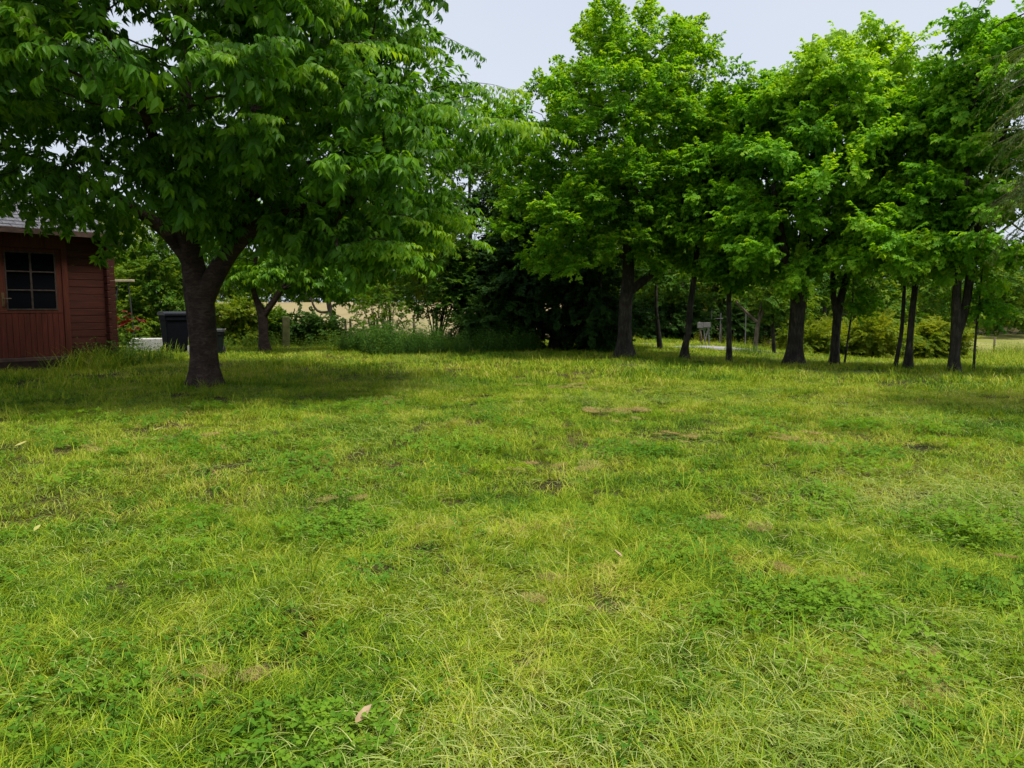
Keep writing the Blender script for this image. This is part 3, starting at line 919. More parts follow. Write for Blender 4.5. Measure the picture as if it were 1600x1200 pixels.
def tubes(pos, par, rad, flare=0.0, seed=0):
    """(thick verts, faces), (thin verts, faces)"""
    rng = np.random.default_rng(seed)
    n = len(pos); kids = [[] for _ in range(n)]
    for i in range(1, n):
        if par[i] >= 0: kids[par[i]].append(i)
    out = ([], []), ([], [])
    stack = [(0, [0])]
    starts = [[0]]
    while starts:
        ch = starts.pop()
        i = ch[-1]
        while kids[i]:
            ks = sorted(kids[i], key=lambda k: -rad[k])
            for k in ks[1:]: starts.append([i, k])
            i = ks[0]; ch.append(i)
        if len(ch) < 2: continue
        P = pos[ch]; rr = rad[ch].copy()
        side = len(ch) > 1 and ch[0] != 0
        if side: rr[0] = min(rr[1] * 1.25, rr[0] * .9)
        r0 = rr[1] if side else rr[0]
        rr[-1] *= .5
        ns = 16 if r0 > .12 else 9 if r0 > .05 else 6 if r0 > .018 else 4 if r0 > .008 else 3
        V, F = out[0] if r0 > .022 else out[1]
        b0 = len(V)
        T = np.gradient(P, axis=0); T /= np.linalg.norm(T, axis=1, keepdims=True) + 1e-9
        a = np.cross(T[0], [0.3, 1, .1]); a /= np.linalg.norm(a) + 1e-9
        ph = rng.uniform(0, 6.283, 4)
        for q in range(len(ch)):
            a = a - T[q] * (a @ T[q]); a /= np.linalg.norm(a) + 1e-9
            c = np.cross(T[q], a)
            for k in range(ns):
                th = 6.28318 * k / ns
                r_ = rr[q]
                if r0 > .05:
                    r_ *= 1 + .06 * math.sin(3 * th + ph[0] + P[q][2] * .8) + .05 * math.sin(5 * th + ph[1] - P[q][2] * 2.1) + .04 * math.sin(2 * th + ph[2] + 4 * P[q][2])
                    if flare and P[q][2] < .5 and not side:
                        r_ *= 1 + flare * (1 - P[q][2] / .5) ** 2 * (1 + .5 * math.sin(4 * th + ph[3]))
                V.append(tuple(P[q] + r_ * (a * math.cos(th) + c * math.sin(th))))
        for q in range(len(ch) - 1):
            for k in range(ns):
                j = (k + 1) % ns
                F.append((b0 + q * ns + k, b0 + q * ns + j, b0 + (q + 1) * ns + j, b0 + (q + 1) * ns + k))
    return out

def blobs(rng, ells, n_blob, per, r_blob, flat=.6, shell=.45, cut=None):
    """attraction points gathered in clumps through a crown made of ellipsoids (cx,cy,cz,rx,ry,rz)"""
    E = np.array(ells, float)
    vol = E[:, 3] * E[:, 4] * E[:, 5]
    vol = vol / vol.sum()
    pts, cen = [], []
    tries = 0
    while len(cen) < n_blob and tries < n_blob * 40:
        tries += 1
        e = E[rng.choice(len(E), p=vol)]
        d = rng.normal(size=3); d /= np.linalg.norm(d)
        r = rng.uniform(shell, 1.0) ** .6
        c = e[:3] + d * e[3:] * r
        if cut is not None and not cut(c): continue
        cen.append(c)
        rb = r_blob * rng.uniform(.6, 1.25)
        q = rng.normal(size=(per, 3)); q /= np.linalg.norm(q, axis=1, keepdims=True)
        q *= rb * rng.random((per, 1)) ** (1 / 2.2)
        q[:, 2] *= flat
        pts.append(c + q)
    pts = np.concatenate(pts)
    if cut is not None:
        k = np.array([cut(p) for p in pts]); pts = pts[k]
    return pts, np.array(cen)

def leafy(name, label, cat, base, trunk, limbs, ells, protos, bark, seed, n_blob=70, per=16, r_blob=.6, flat=.6, shell=.45, cut=None, step=.16, kill=.24,
          hmax=5, dens=1.4, droop=.15, size=1.0, tint=.45, tvar=.16, tip_r=.004, group=None, flare=.42, tropism=(0, 0, .05), xtra=None, top_tint=0.0, z=None, n_sprig=3000, real=True, fill=.07, sprays=0):
    rng = np.random.default_rng(seed)
    bz = gz(*base) if z is None else z
    root = empty(name, (base[0], base[1], bz))
    tag(root, label, cat, group)
    A, cen = blobs(rng, ells, n_blob, per, r_blob, flat, shell, cut)
    pos, par, rad, hgt = grow_tree(seed + 1, trunk, limbs, A, step, kill, tip_r=tip_r, tropism=tropism)
    (V1, F1), (V2, F2) = tubes(pos, par, rad, flare, seed)
    obj('trunk', V1, F1, bark, root, True)
    if F2: tag(obj('branches', V2, F2, bark, root, True), kind='stuff')
    sel = np.where((hgt <= hmax) & (rad < .03))[0]
    sel = sel[par[sel] >= 0]
    cnt = rng.poisson(max(.05, n_sprig / max(1, len(sel)) - .3), len(sel)) + (hgt[sel] == 0)
    idx = np.repeat(sel, cnt)
    g = pos[idx] - pos[par[idx]]; g /= np.linalg.norm(g, axis=1, keepdims=True) + 1e-9
    outw = pos[idx] - np.array([trunk[-1][0] * .5, trunk[-1][1] * .5, 0]); outw[:, 2] = 0
    outw /= np.linalg.norm(outw, axis=1, keepdims=True) + 1e-9
    tip = (hgt[idx] == 0)[:, None]
    d = g * np.where(tip, 1.0, .45) + outw * .35 + rng.normal(0, 1, g.shape) * np.where(tip, .3, .55) + np.array([0, 0, -droop])
    d /= np.linalg.norm(d, axis=1, keepdims=True) + 1e-9
    d[:, 2] = np.clip(d[:, 2], -.75, .8)
    up = np.array([0, 0, 1.0]) + rng.normal(0, .25, g.shape) + outw * .25
    e = euler_of(rot_from(d, up))
    p = pos[idx] + (pos[par[idx]] - pos[idx]) * rng.random((len(idx), 1)) + rng.normal(0, fill, g.shape) * np.array([1, 1, .6])
    # tint: each clump has its own mean, young growth at the twig ends is lighter
    nb = ((p[:, None, :] - cen[None]) ** 2).sum(2).argmin(1) if len(cen) < 300 else np.zeros(len(p), int)
    bt = rng.normal(0, tvar * .7, len(cen))
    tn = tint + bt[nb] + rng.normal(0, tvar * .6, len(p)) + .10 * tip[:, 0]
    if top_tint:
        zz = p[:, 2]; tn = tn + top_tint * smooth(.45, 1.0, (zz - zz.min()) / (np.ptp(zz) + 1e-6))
    s = size * rng.uniform(.75, 1.2, len(p))
    if sprays:
        # long arching branchlets that carry a fringe of leaves beyond the crown
        ax = pos - np.array([trunk[-1][0], trunk[-1][1], 3.6])
        cand = np.where((hgt == 0) & (par >= 0))[0]
        sc_ = np.linalg.norm(ax[cand] * np.array([1, 1, .75]), axis=1) + rng.normal(0, .5, len(cand))
        cand = cand[np.argsort(-sc_)][:sprays * 2]; cand = rng.permutation(cand)[:sprays]
        tw = MB(); P2, D2, T2 = [], [], []
        for c_ in cand:
            q = pos[c_].copy(); o_ = ax[c_] * np.array([1, 1, .15]); o_ /= np.linalg.norm(o_)
            o_ = o_ + rng.normal(0, .25, 3) * np.array([1, 1, .3]); az_ = math.atan2(o_[1], o_[0]); el_ = rng.uniform(-.05, .4)
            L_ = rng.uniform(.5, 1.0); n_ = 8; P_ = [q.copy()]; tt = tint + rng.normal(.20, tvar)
            for k_ in range(n_):
                dv = np.array([math.cos(az_) * math.cos(el_), math.sin(az_) * math.cos(el_), math.sin(el_)])
                q = q + L_ / n_ * dv; P_.append(q.copy()); el_ -= rng.uniform(.03, .13); az_ += rng.normal(0, .06)
                for sg in ((-1, 1) if k_ < n_ - 1 else (-1, 0, 1)):
                    if rng.random() < .38: continue
                    yw = az_ + sg * rng.uniform(.35, .9)
                    P2.append(q); D2.append((math.cos(yw), math.sin(yw), rng.uniform(-.55, .05))); T2.append(tt + .02 * k_)
            tw.tube(P_, [.008 * (1 - .8 * k_ / n_) for k_ in range(n_ + 1)], 4, False)
        tag(tw.build('twigs', bark, root, True), kind='stuff')
        P2, D2 = np.array(P2), np.array(D2)
        ok = np.array([cut(v) for v in P2]) if cut is not None else np.ones(len(P2), bool)
        P2, D2, T2 = P2[ok], D2[ok], np.array(T2)[ok]
        u2 = np.array([0, 0, 1.0]) + rng.normal(0, .15, D2.shape)
        p = np.concatenate([p, P2]); e = np.concatenate([e, euler_of(rot_from(D2, u2))]); d = np.concatenate([d, D2]); up = np.concatenate([up, u2])
        s = np.concatenate([s, size * rng.uniform(.55, .8, len(P2))]); tn = np.concatenate([tn, T2 + rng.normal(0, .08, len(T2))])
    if xtra is not None:
        keep = xtra(root, p, e, s, tn, rng, d, up)
        p, e, s, tn = p[keep], e[keep], s[keep], tn[keep]
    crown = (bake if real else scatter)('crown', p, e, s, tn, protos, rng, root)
    tag(crown, kind='stuff')
    return root

# sprig kinds
SP_CH = [sprig('cherry_sprig_%d' % k, 300 + k, LEAF_CHERRY2, 15, .42, M['cherry_leaf'], (.5, 1.3), (.45, 1.3), (.75, 1.2), 5) for k in range(5)]
SP_OAK = [sprig('oak_sprig_%d' % k, 320 + k, LEAF_OVAL, 15, .24, M['oak_leaf'], (.4, 1.4), (-.5, .7), (.6, 1.15), 7, 0) for k in range(5)]
SP_MAP = [sprig('maple_sprig_%d' % k, 340 + k, LEAF_LOBED, 13, .28, M['maple_leaf'], (.5, 1.4), (.1, .9), (.6, 1.1), 4, 0) for k in range(5)]
SP_DRK = [sprig('evergreen_sprig_%d' % k, 360 + k, LEAF_SMALL, 26, .30, M['dark_leaf'], (.3, 1.2), (-.5, .6), (.7, 1.4), 4, 0) for k in range(4)]
SP_HED = [sprig('hedge_sprig_%d' % k, 380 + k, LEAF_SMALL, 20, .26, M['hedge_leaf'], (.4, 1.4), (-.4, .8), (.9, 1.6), 6, 0) for k in range(4)]
SP_YEL = [sprig('golden_sprig_%d' % k, 400 + k, LEAF_SMALL, 20, .28, M['yellow_leaf'], (.4, 1.3), (-.5, .6), (.9, 1.5), 5, 0) for k in range(4)]
SP_PAL = [sprig('trailing_sprig_%d' % k, 420 + k, LEAF_THIN, 22, .38, M['pale_leaf'], (.2, .7), (-.1, .7), (.7, 1.3), 3) for k in range(4)]
prot = lambda S: [a for a, b in S]

# big cherry ---------------------------------------------------------------
CH = (X(318, 10.74), 10.74)
def cherry_cut(c):
    d = c[1] + CH[1]
    low = 1.55 + .05 * (d - 8) + .88 * float(smooth(-1.2, -2.4, c[0]))
    if c[2] < low + .25 * (vnoise(c[0] * .9, c[1] * .9, 7) - .4): return False
    if -.7 < c[0] < .95 and c[2] < 2.25 and c[1] < .9: return False
    return True
leaf_mesh_ch = []
for v in range(6):
    me = mesh_of('leaf', LEAF_CHERRY[0] * np.array([1, 1 + .06 * (v - 2), 1 + .2 * (v - 2)]), LEAF_CHERRY[1], M['cherry_leaf'])
    set_vary(me, np.full(len(me.vertices), .1 + .15 * v)); leaf_mesh_ch.append(me)

def single_leaves(root, p, e, s, tn, rng, d, up):
    """the leaves that show largest become pieces of their own"""
    wp = p + np.array(root.location)
    rel = wp - np.array([0, 0, EYE])
    th = R(PITCH)
    dep = rel[:, 1] * math.cos(th) - rel[:, 2] * math.sin(th)
    v = (rel[:, 1] * math.sin(th) + rel[:, 2] * math.cos(th)) / dep; u = rel[:, 0] / dep
    inside = (np.abs(u) < .66) & (v < .49) & (v > -.1)
    order = np.argsort(np.where(inside, dep, 1e9))
    take = order[:19]
    mats = rot_from(d, up)
    n = 0
    for i in take:
        if n >= 296: break
        sp, xf = SP_CH[int(rng.integers(0, len(SP_CH)))]
        for (m, q, sc, vv) in xf:
            o = bpy.data.objects.new('leaf', leaf_mesh_ch[int(min(5, vv * 6))])
            mm = mats[i] @ m
            o.rotation_euler = tuple(euler_of(mm[None])[0])
            o.location = tuple(p[i] + s[i] * (mats[i] @ q))
            o.scale = (s[i] * sc,) * 3
            o['tint'] = float(tn[i])
            link(o, root); n += 1
    tw = MB()
    for i in take:
        tw.tube([p[i] + s[i] * (mats[i] @ np.array([.42 * t, 0, -.05 * t * t])) for t in (0, .35, .7, 1)], [.0035, .003, .0024, .0015], 3)
    tag(tw.build('twigs', M['cherry_bark'], root), kind='stuff')
    k = np.ones(len(p), bool); k[take] = False
    return k

leafy('cherry_tree', 'large cherry tree with forked dark trunk and drooping leaves in front of the shed', 'tree', CH,
      [(0, 0, -.05, .205), (.0, 0, .35, .185), (-.02, 0, .9, .18), (-.04, 0, 1.35, .195), (-.14, .05, 1.75, .15), (-.22, .05, 2.4, .125), (-.20, .1, 3.4, .10), (-.1, .1, 4.8, .06)],
      [[(-.02, 0, 1.2, .17), (.20, -.02, 1.55, .135), (.48, -.05, 1.95, .12), (.85, -.05, 2.25, .10), (1.6, -.1, 2.5, .075), (2.6, -.2, 2.65, .045)],
       [(.48, -.05, 1.95, .11), (.62, .1, 2.6, .10), (.75, .2, 3.6, .075), (.95, .2, 5.0, .045)],
       [(-.14, .05, 1.75, .12), (-.55, .05, 2.25, .095), (-1.3, -.1, 2.75, .07), (-2.6, -.3, 3.3, .045)],
       [(-.2, .1, 2.3, .09), (-.1, -.7, 2.9, .07), (.1, -1.8, 3.5, .045)],
       [(-.22, .05, 2.7, .08), (-.6, .9, 3.3, .06), (-.9, 2.0, 3.8, .04)],
       [(.75, .2, 3.4, .06), (1.5, .0, 3.9, .04), (2.2, -.1, 4.2, .018)],
       [(.62, .1, 2.6, .08), (1.2, .9, 3.2, .06), (1.9, 1.9, 3.6, .04)]],
      [(-.2, 0, 4.6, 3.5, 3.6, 2.8), (2.2, -.4, 3.1, 1.7, 2.0, 1.3), (-2.9, -.6, 3.1, 2.1, 2.2, 1.4), (.2, -2.2, 4.3, 2.6, 1.6, 1.4), (2.4, -.2, 4.6, 1.1, 1.4, .9), (2.5, .2, 2.4, 1.3, 1.3, .6), (-3.2, -1.6, 3.9, 1.6, 1.4, 1.3), (0, 0, 6.5, 2.9, 2.9, 1.1), (1.3, -1.2, 2.6, 1.4, 1.0, .7), (-.9, -1.1, 2.6, .9, .8, .6), (1.4, .9, 2.7, 1.3, 1.0, .6), (2.9, .0, 3.0, 1.0, 1.2, 1.0)],  # the high top ellipsoid, out of view, is added to darken the interior
      prot(SP_CH), M['cherry_bark'], 11, n_blob=330, per=11, r_blob=.72, flat=.25, shell=.42, cut=cherry_cut, step=.15, kill=.22, hmax=6, n_sprig=9000, sprays=300, droop=.22, size=1.06, tint=.30, tvar=.16, flare=.38, fill=.035, xtra=single_leaves, tropism=(0, 0, .02))

# ---- the row of trees on the right -----------------------------------------
def place(px, y): return (X(px, y), y)
leafy('oak_tree', 'tallest broad round-crowned oak in the middle of the picture', 'tree', place(975, 17),
      [(0, 0, -.05, .19), (0, 0, .5, .155), (.02, 0, 1.2, .15), (.08, 0, 1.75, .13), (.05, 0, 3.0, .10), (.0, 0, 5.0, .06), (0, 0, 6.6, .03)],
      [[(.06, 0, 1.45, .11), (.45, -.05, 1.75, .09), (1.05, -.1, 2.3, .07), (1.7, -.2, 3.0, .04)], [(.05, 0, 2.2, .08), (-.7, -.2, 2.6, .06), (-1.5, -.3, 3.0, .04)], [(.05, 0, 2.8, .07), (.1, -1.1, 3.4, .05)], [(.03, 0, 3.6, .06), (-1.0, .3, 4.4, .04)], [(.03, 0, 3.8, .06), (1.1, .2, 4.6, .04)]],
      [(0, 0, 4.5, 2.85, 2.4, 2.4), (0, 0, 3.5, 1.5, 1.5, 1.3), (0, 0, 4.6, 1.3, 1.3, 1.3), (-2.3, -.2, 4.4, 1.0, 1.0, 1.3), (-1.4, -1.0, 2.2, 1.0, .8, .6), (-.1, 0, 6.4, 1.75, 1.6, 1.3), (-1.6, -.7, 2.8, 1.3, 1.2, .95), (1.5, -.5, 3.2, 1.3, 1.3, 1.0), (.9, -.2, 6.1, 1.2, 1.2, 1.0), (-1.1, -.1, 5.6, 1.1, 1.1, 1.0)],
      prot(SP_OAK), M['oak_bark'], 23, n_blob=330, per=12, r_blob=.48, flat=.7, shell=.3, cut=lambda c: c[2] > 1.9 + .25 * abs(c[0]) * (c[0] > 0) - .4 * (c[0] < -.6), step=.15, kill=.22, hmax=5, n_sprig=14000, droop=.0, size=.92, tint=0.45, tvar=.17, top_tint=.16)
leafy('maple_tree', 'slender tree with crooked thin trunk just right of the tall oak', 'tree', place(1070, 16.6),
      [(0, 0, -.05, .10), (-.02, 0, .3, .072), (.10, 0, .6, .07), (.08, 0, 1.0, .068), (.2, 0, 2.0, .06), (.3, .1, 3.6, .05), (.3, .1, 5.0, .03)],
      [[(.2, 0, 1.9, .05), (.8, -.2, 2.3, .035)]],
      [(.5, .1, 3.6, 1.3, 1.4, 1.7), (.6, 0, 4.7, 1.1, 1.1, .9)], prot(SP_MAP), M['oak_bark'], 31, n_blob=55, per=14, r_blob=.5, flat=.5, cut=lambda c: c[2] > 1.75, dens=1.2, tint=0.43, size=.87, n_sprig=5000, droop=.2)
leafy('maple_tree', 'slim straight-stemmed tree between the crooked trunk and the thick trunk', 'tree', place(1140, 16),
      [(0, 0, -.05, .062), (-.03, 0, 1.0, .05), (-.06, 0, 2.0, .045), (0, .1, 3.6, .03), (0, .1, 4.8, .02)], [],
      [(.1, 0, 3.7, 1.35, 1.4, 1.9), (.6, -.4, 2.3, .9, .9, .6), (.2, 0, 5.2, .9, .9, .8)], prot(SP_MAP), M['oak_bark'], 41, n_blob=65, per=14, r_blob=.5, flat=.45, cut=lambda c: c[2] > 1.45, dens=1.2, tint=0.46, size=.87, n_sprig=5000, droop=.2)
leafy('maple_tree', 'stout dark-trunked tree with bright layered crown right of the oak', 'tree', place(1242, 14.8),
      [(0, 0, -.05, .165), (0, 0, .45, .138), (.02, 0, 1.0, .14), (.06, 0, 1.5, .145), (.10, 0, 2.2, .13), (.2, 0, 3.6, .09), (.3, 0, 5.2, .04)],
      [[(.04, 0, 1.25, .12), (-.12, 0, 1.7, .10), (-.3, .05, 2.4, .08), (-.5, .1, 3.5, .05)], [(.08, 0, 1.7, .10), (.5, -.1, 2.5, .07), (1.2, -.2, 3.2, .045)]],
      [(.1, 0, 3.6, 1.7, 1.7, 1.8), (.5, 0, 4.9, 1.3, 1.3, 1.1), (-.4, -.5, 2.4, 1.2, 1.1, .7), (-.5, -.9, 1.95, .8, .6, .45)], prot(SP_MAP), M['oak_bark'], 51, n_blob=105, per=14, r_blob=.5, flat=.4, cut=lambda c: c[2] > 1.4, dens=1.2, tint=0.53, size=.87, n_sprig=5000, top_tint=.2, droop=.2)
leafy('maple_tree', 'bright lime-crowned tree whose trunk leans apart, right of the stout trunk', 'tree', place(1305, 15.1),
      [(0, 0, -.05, .10), (0, 0, .6, .08), (.03, 0, 1.2, .08), (.2, 0, 1.9, .065), (.35, 0, 3.2, .05), (.3, 0, 5.0, .03)],
      [[(.02, 0, .95, .06), (-.1, 0, 1.5, .055), (-.1, 0, 2.6, .04), (0, 0, 4.0, .03)]],
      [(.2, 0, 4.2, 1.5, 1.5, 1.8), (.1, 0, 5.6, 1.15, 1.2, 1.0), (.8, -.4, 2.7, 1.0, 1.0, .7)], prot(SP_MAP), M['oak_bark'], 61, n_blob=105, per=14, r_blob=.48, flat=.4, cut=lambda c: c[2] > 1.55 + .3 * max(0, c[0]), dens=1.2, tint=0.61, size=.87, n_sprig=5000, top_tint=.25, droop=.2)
leafy('sapling', 'thin leaning sapling beside the tree with parted trunk', 'tree', place(1320, 15.0),
      [(0, 0, -.03, .022), (.05, 0, .5, .02), (.12, 0, 1.2, .016), (.1, 0, 2.0, .01)], [], [(.1, 0, 1.6, .4, .4, .6)], prot(SP_MAP), M['oak_bark'], 71, n_blob=9, per=8, r_blob=.25, dens=.9, tint=0.43, n_sprig=170, size=.8, flare=0)
leafy('maple_tree', 'thin trunk bent to the right beside a straight darker trunk', 'tree', place(1400, 13.7),
      [(0, 0, -.05, .045), (.03, 0, .25, .036), (.09, 0, .6, .034), (.10, 0, 1.3, .032), (.12, .1, 2.4, .028), (.2, .1, 3.5, .02)], [],
      [(.3, .2, 3.2, 1.0, 1.1, 1.3), (.0, -.2, 2.2, .8, .8, .5)], prot(SP_MAP), M['oak_bark'], 81, n_blob=40, per=13, r_blob=.45, flat=.4, cut=lambda c: c[2] > 1.3, dens=1.2, tint=0.49, size=.87, n_sprig=5000, droop=.2)
leafy('maple_tree', 'straight single-trunked tree left of the forked trunk', 'tree', place(1421, 13.5),
      [(0, 0, -.05, .075), (.0, 0, .5, .056), (.03, 0, 1.2, .055), (.10, 0, 2.2, .05), (.3, .1, 3.6, .05), (.4, .1, 5.0, .03)],
      [[(.08, 0, 1.7, .05), (-.6, -.2, 2.6, .035)]],
      [(.3, .1, 3.4, 1.2, 1.4, 1.5), (.5, .1, 4.4, .9, 1.0, .7), (-.3, -.5, 2.3, 1.0, .9, .6)], prot(SP_MAP), M['oak_bark'], 91, n_blob=75, per=14, r_blob=.48, flat=.4, cut=lambda c: c[2] > 1.35, dens=1.2, tint=0.49, size=.87, n_sprig=5000, droop=.2)
leafy('maple_tree', 'nearest right-hand tree with trunk forked low into two stems', 'tree', place(1492, 12.7),
      [(0, 0, -.05, .095), (.0, 0, .4, .076), (.02, 0, .75, .08), (-.03, 0, 1.2, .07), (-.02, 0, 2.4, .06), (.1, .05, 4.0, .045), (.2, .1, 5.4, .025)],
      [[(.02, 0, .65, .08), (.14, 0, 1.05, .065), (.2, 0, 2.0, .06), (.5, .1, 3.4, .045), (.9, .1, 4.8, .025)], [(.2, 0, 2.0, .03), (1.0, -.1, 2.7, .014)]],
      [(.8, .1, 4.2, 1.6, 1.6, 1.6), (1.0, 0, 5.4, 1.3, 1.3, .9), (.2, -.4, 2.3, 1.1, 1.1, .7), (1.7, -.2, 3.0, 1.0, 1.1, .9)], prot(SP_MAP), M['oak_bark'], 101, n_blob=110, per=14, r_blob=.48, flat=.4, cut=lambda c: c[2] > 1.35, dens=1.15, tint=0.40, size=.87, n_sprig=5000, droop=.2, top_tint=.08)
leafy('sapling', 'rightmost pencil-thin sapling right of the forked trunk', 'tree', place(1524, 12.7),
      [(0, 0, -.03, .022), (-.01, 0, .5, .02), (.02, 0, 1.2, .016), (.04, 0, 2.0, .01)], [], [(.1, 0, 1.3, .45, .4, .45)], prot(SP_MAP), M['oak_bark'], 111, n_blob=9, per=8, r_blob=.25, dens=.9, tint=0.33, n_sprig=170, size=.8, flare=0)


# ------------------------------------------------------------------ planting at the back of the lawn
def copy_tree(o, loc, rz, sc, label, group=None):
    c = o.copy(); COL.objects.link(c)
    c.location = loc; c.rotation_euler = (0, 0, rz); c.scale = sc if hasattr(sc, '__len__') else (sc,) * 3
    c['label'] = label
    if group: c['group'] = group
    for ch in list(o.children):
        d = ch.copy(); COL.objects.link(d); d.parent = c
    return c

leafy('cherry_tree', 'small cherry tree with forked trunk on the lawn behind the big cherry', 'tree', place(413, 19.4),
      [(0, 0, -.05, .14), (-.02, 0, .4, .11), (0, 0, 1.0, .12), (-.2, 0, 1.35, .075), (-.25, 0, 1.8, .065), (-.1, 0, 2.6, .04)],
      [[(0, 0, .95, .10), (.25, 0, 1.25, .085), (.5, 0, 1.6, .075), (.7, 0, 2.2, .06), (.9, 0, 3.0, .035)], [(.5, 0, 1.6, .05), (1.2, -.1, 1.85, .04), (2.0, -.2, 2.05, .025)]],
      [(.4, 0, 2.7, 1.5, 1.4, 1.2), (-.5, -.2, 1.7, .7, .7, .45), (1.6, -.1, 2.0, .9, .8, .45)], prot(SP_CH), M['cherry_bark'], 131, n_blob=60, per=13, r_blob=.45, flat=.5, cut=lambda c: c[2] > 1.35 and not (abs(c[0] - .1) < .3 and c[2] < 1.7), n_sprig=1500, tint=.38, size=1.05, droop=.2)
leafy('fruit_tree', 'crooked leaning little fruit tree beside the wire fence', 'tree', place(536, 25.5),
      [(0, 0, -.05, .11), (-.2, 0, .5, .09), (-.42, 0, 1.1, .085), (-.5, 0, 1.9, .06), (-.4, 0, 2.8, .035)],
      [[(-.42, 0, 1.05, .05), (-.75, 0, .98, .045), (-.95, 0, 1.15, .04), (-1.05, 0, 1.6, .03)], [(-.45, 0, 1.2, .045), (0, 0, 1.35, .04), (.3, 0, 1.8, .03)]],
      [(-.3, 0, 2.7, 1.5, 1.3, 1.1), (-1.0, 0, 1.8, .5, .5, .4), (.5, 0, 1.9, .6, .6, .4)], prot(SP_HED), M['pale_bark'], 141, n_blob=45, per=12, r_blob=.45, flat=.6, cut=lambda c: c[2] > 1.5, n_sprig=800, tint=.5, size=1.2)

def bush(name, label, px, y, w, h, sprigs, seed, n=500, size=1.2, tint=.4, tvar=.18, z0=.15, deep=None, group=None, stems=5, bark='oak_bark', blob=.32, cat='shrub', flat=.8, round_=.5):
    rg = random.Random(seed)
    dp = deep or w * .8
    lim = []
    for k in range(stems):
        a = rg.uniform(0, 6.28); q = rg.uniform(.2, .55)
        lim.append([(.04 * math.cos(a), .04 * math.sin(a), 0.02, .022), (q * w * .5 * math.cos(a), q * dp * .5 * math.sin(a), h * .45, .014)])
    return leafy(name, label, cat, place(px, y), [(0, 0, -.05, .04), (0, 0, h * .4, .026)], lim,
                 [(0, 0, h * round_ + z0 * .5, w / 2, dp / 2, h * .5), (rg.uniform(-.2, .2) * w, 0, h * .62, w * .3, dp * .3, h * .42)], prot(sprigs), M[bark], seed, n_blob=max(14, int(w * h * 16)), per=9, r_blob=blob, flat=flat,
                 shell=.5, cut=lambda c: c[2] > z0, n_sprig=n, size=size, tint=tint, tvar=tvar, step=.14, kill=.2, flare=0, group=group, fill=.08, hmax=6, real=False)

bush('shrub', 'big rounded green shrub behind the tall dark bin', 250, 23.5, 2.3, 3.1, SP_HED, 201, 1500, 1.35, .40)
bush('shrub', 'light green shrub seen under the frame beside the shed corner', 205, 22.6, 1.4, 1.15, SP_HED, 203, 500, 1.2, .6)
bush('shrub', 'tall loose shrub with pale leaves at the edge of the shed', 196, 27.5, 2.8, 4.9, SP_YEL, 205, 1100, 1.6, .25)
bush('shrub', 'yellow-topped hedge shrub right of the big trunk', 362, 22.6, 1.5, 1.35, SP_YEL, 207, 600, 1.2, .3)
bush('shrub', 'dense hedge shrub behind the small cherry trunk', 398, 23.2, 1.4, 1.15, SP_HED, 209, 550, 1.2, .45)
bush('shrub', 'hedge shrub against the mossy fence post', 432, 23.6, 1.2, 1.0, SP_HED, 211, 450, 1.2, .35)
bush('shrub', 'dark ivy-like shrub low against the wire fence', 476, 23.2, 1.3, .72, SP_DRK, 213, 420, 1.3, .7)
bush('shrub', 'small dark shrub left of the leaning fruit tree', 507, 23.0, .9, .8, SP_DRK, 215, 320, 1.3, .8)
bush('shrub', 'airy sapling shrub in front of the dry field', 590, 22.5, 1.7, 1.9, SP_HED, 217, 260, 1.1, .45, stems=7, blob=.28)
bush('shrub', 'multi-stemmed dark shrub at the edge of the thicket', 682, 21.0, 2.0, 2.6, SP_HED, 219, 700, 1.2, .15, z0=.9, stems=9, round_=.62)
bush('shrub', 'leafy green tree-shrub hanging over the dry field', 610, 30, 4.6, 4.2, SP_HED, 221, 1500, 1.8, .35, z0=1.45, stems=5, round_=.66, blob=.5)
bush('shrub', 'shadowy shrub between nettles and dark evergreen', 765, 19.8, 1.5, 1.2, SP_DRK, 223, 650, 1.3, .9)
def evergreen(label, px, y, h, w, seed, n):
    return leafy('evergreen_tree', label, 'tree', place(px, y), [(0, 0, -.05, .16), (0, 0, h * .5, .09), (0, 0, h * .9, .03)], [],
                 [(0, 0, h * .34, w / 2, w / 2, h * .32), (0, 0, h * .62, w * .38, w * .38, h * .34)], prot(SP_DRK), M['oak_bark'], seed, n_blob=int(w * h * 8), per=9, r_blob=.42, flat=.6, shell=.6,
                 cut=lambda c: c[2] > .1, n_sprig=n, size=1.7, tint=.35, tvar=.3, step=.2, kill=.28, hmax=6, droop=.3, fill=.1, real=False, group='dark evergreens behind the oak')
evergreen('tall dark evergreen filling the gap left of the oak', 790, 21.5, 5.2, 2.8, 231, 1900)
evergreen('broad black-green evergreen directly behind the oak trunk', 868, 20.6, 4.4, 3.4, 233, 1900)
evergreen('low dark evergreen touching the oak trunk', 935, 19.6, 2.7, 1.9, 235, 1000)

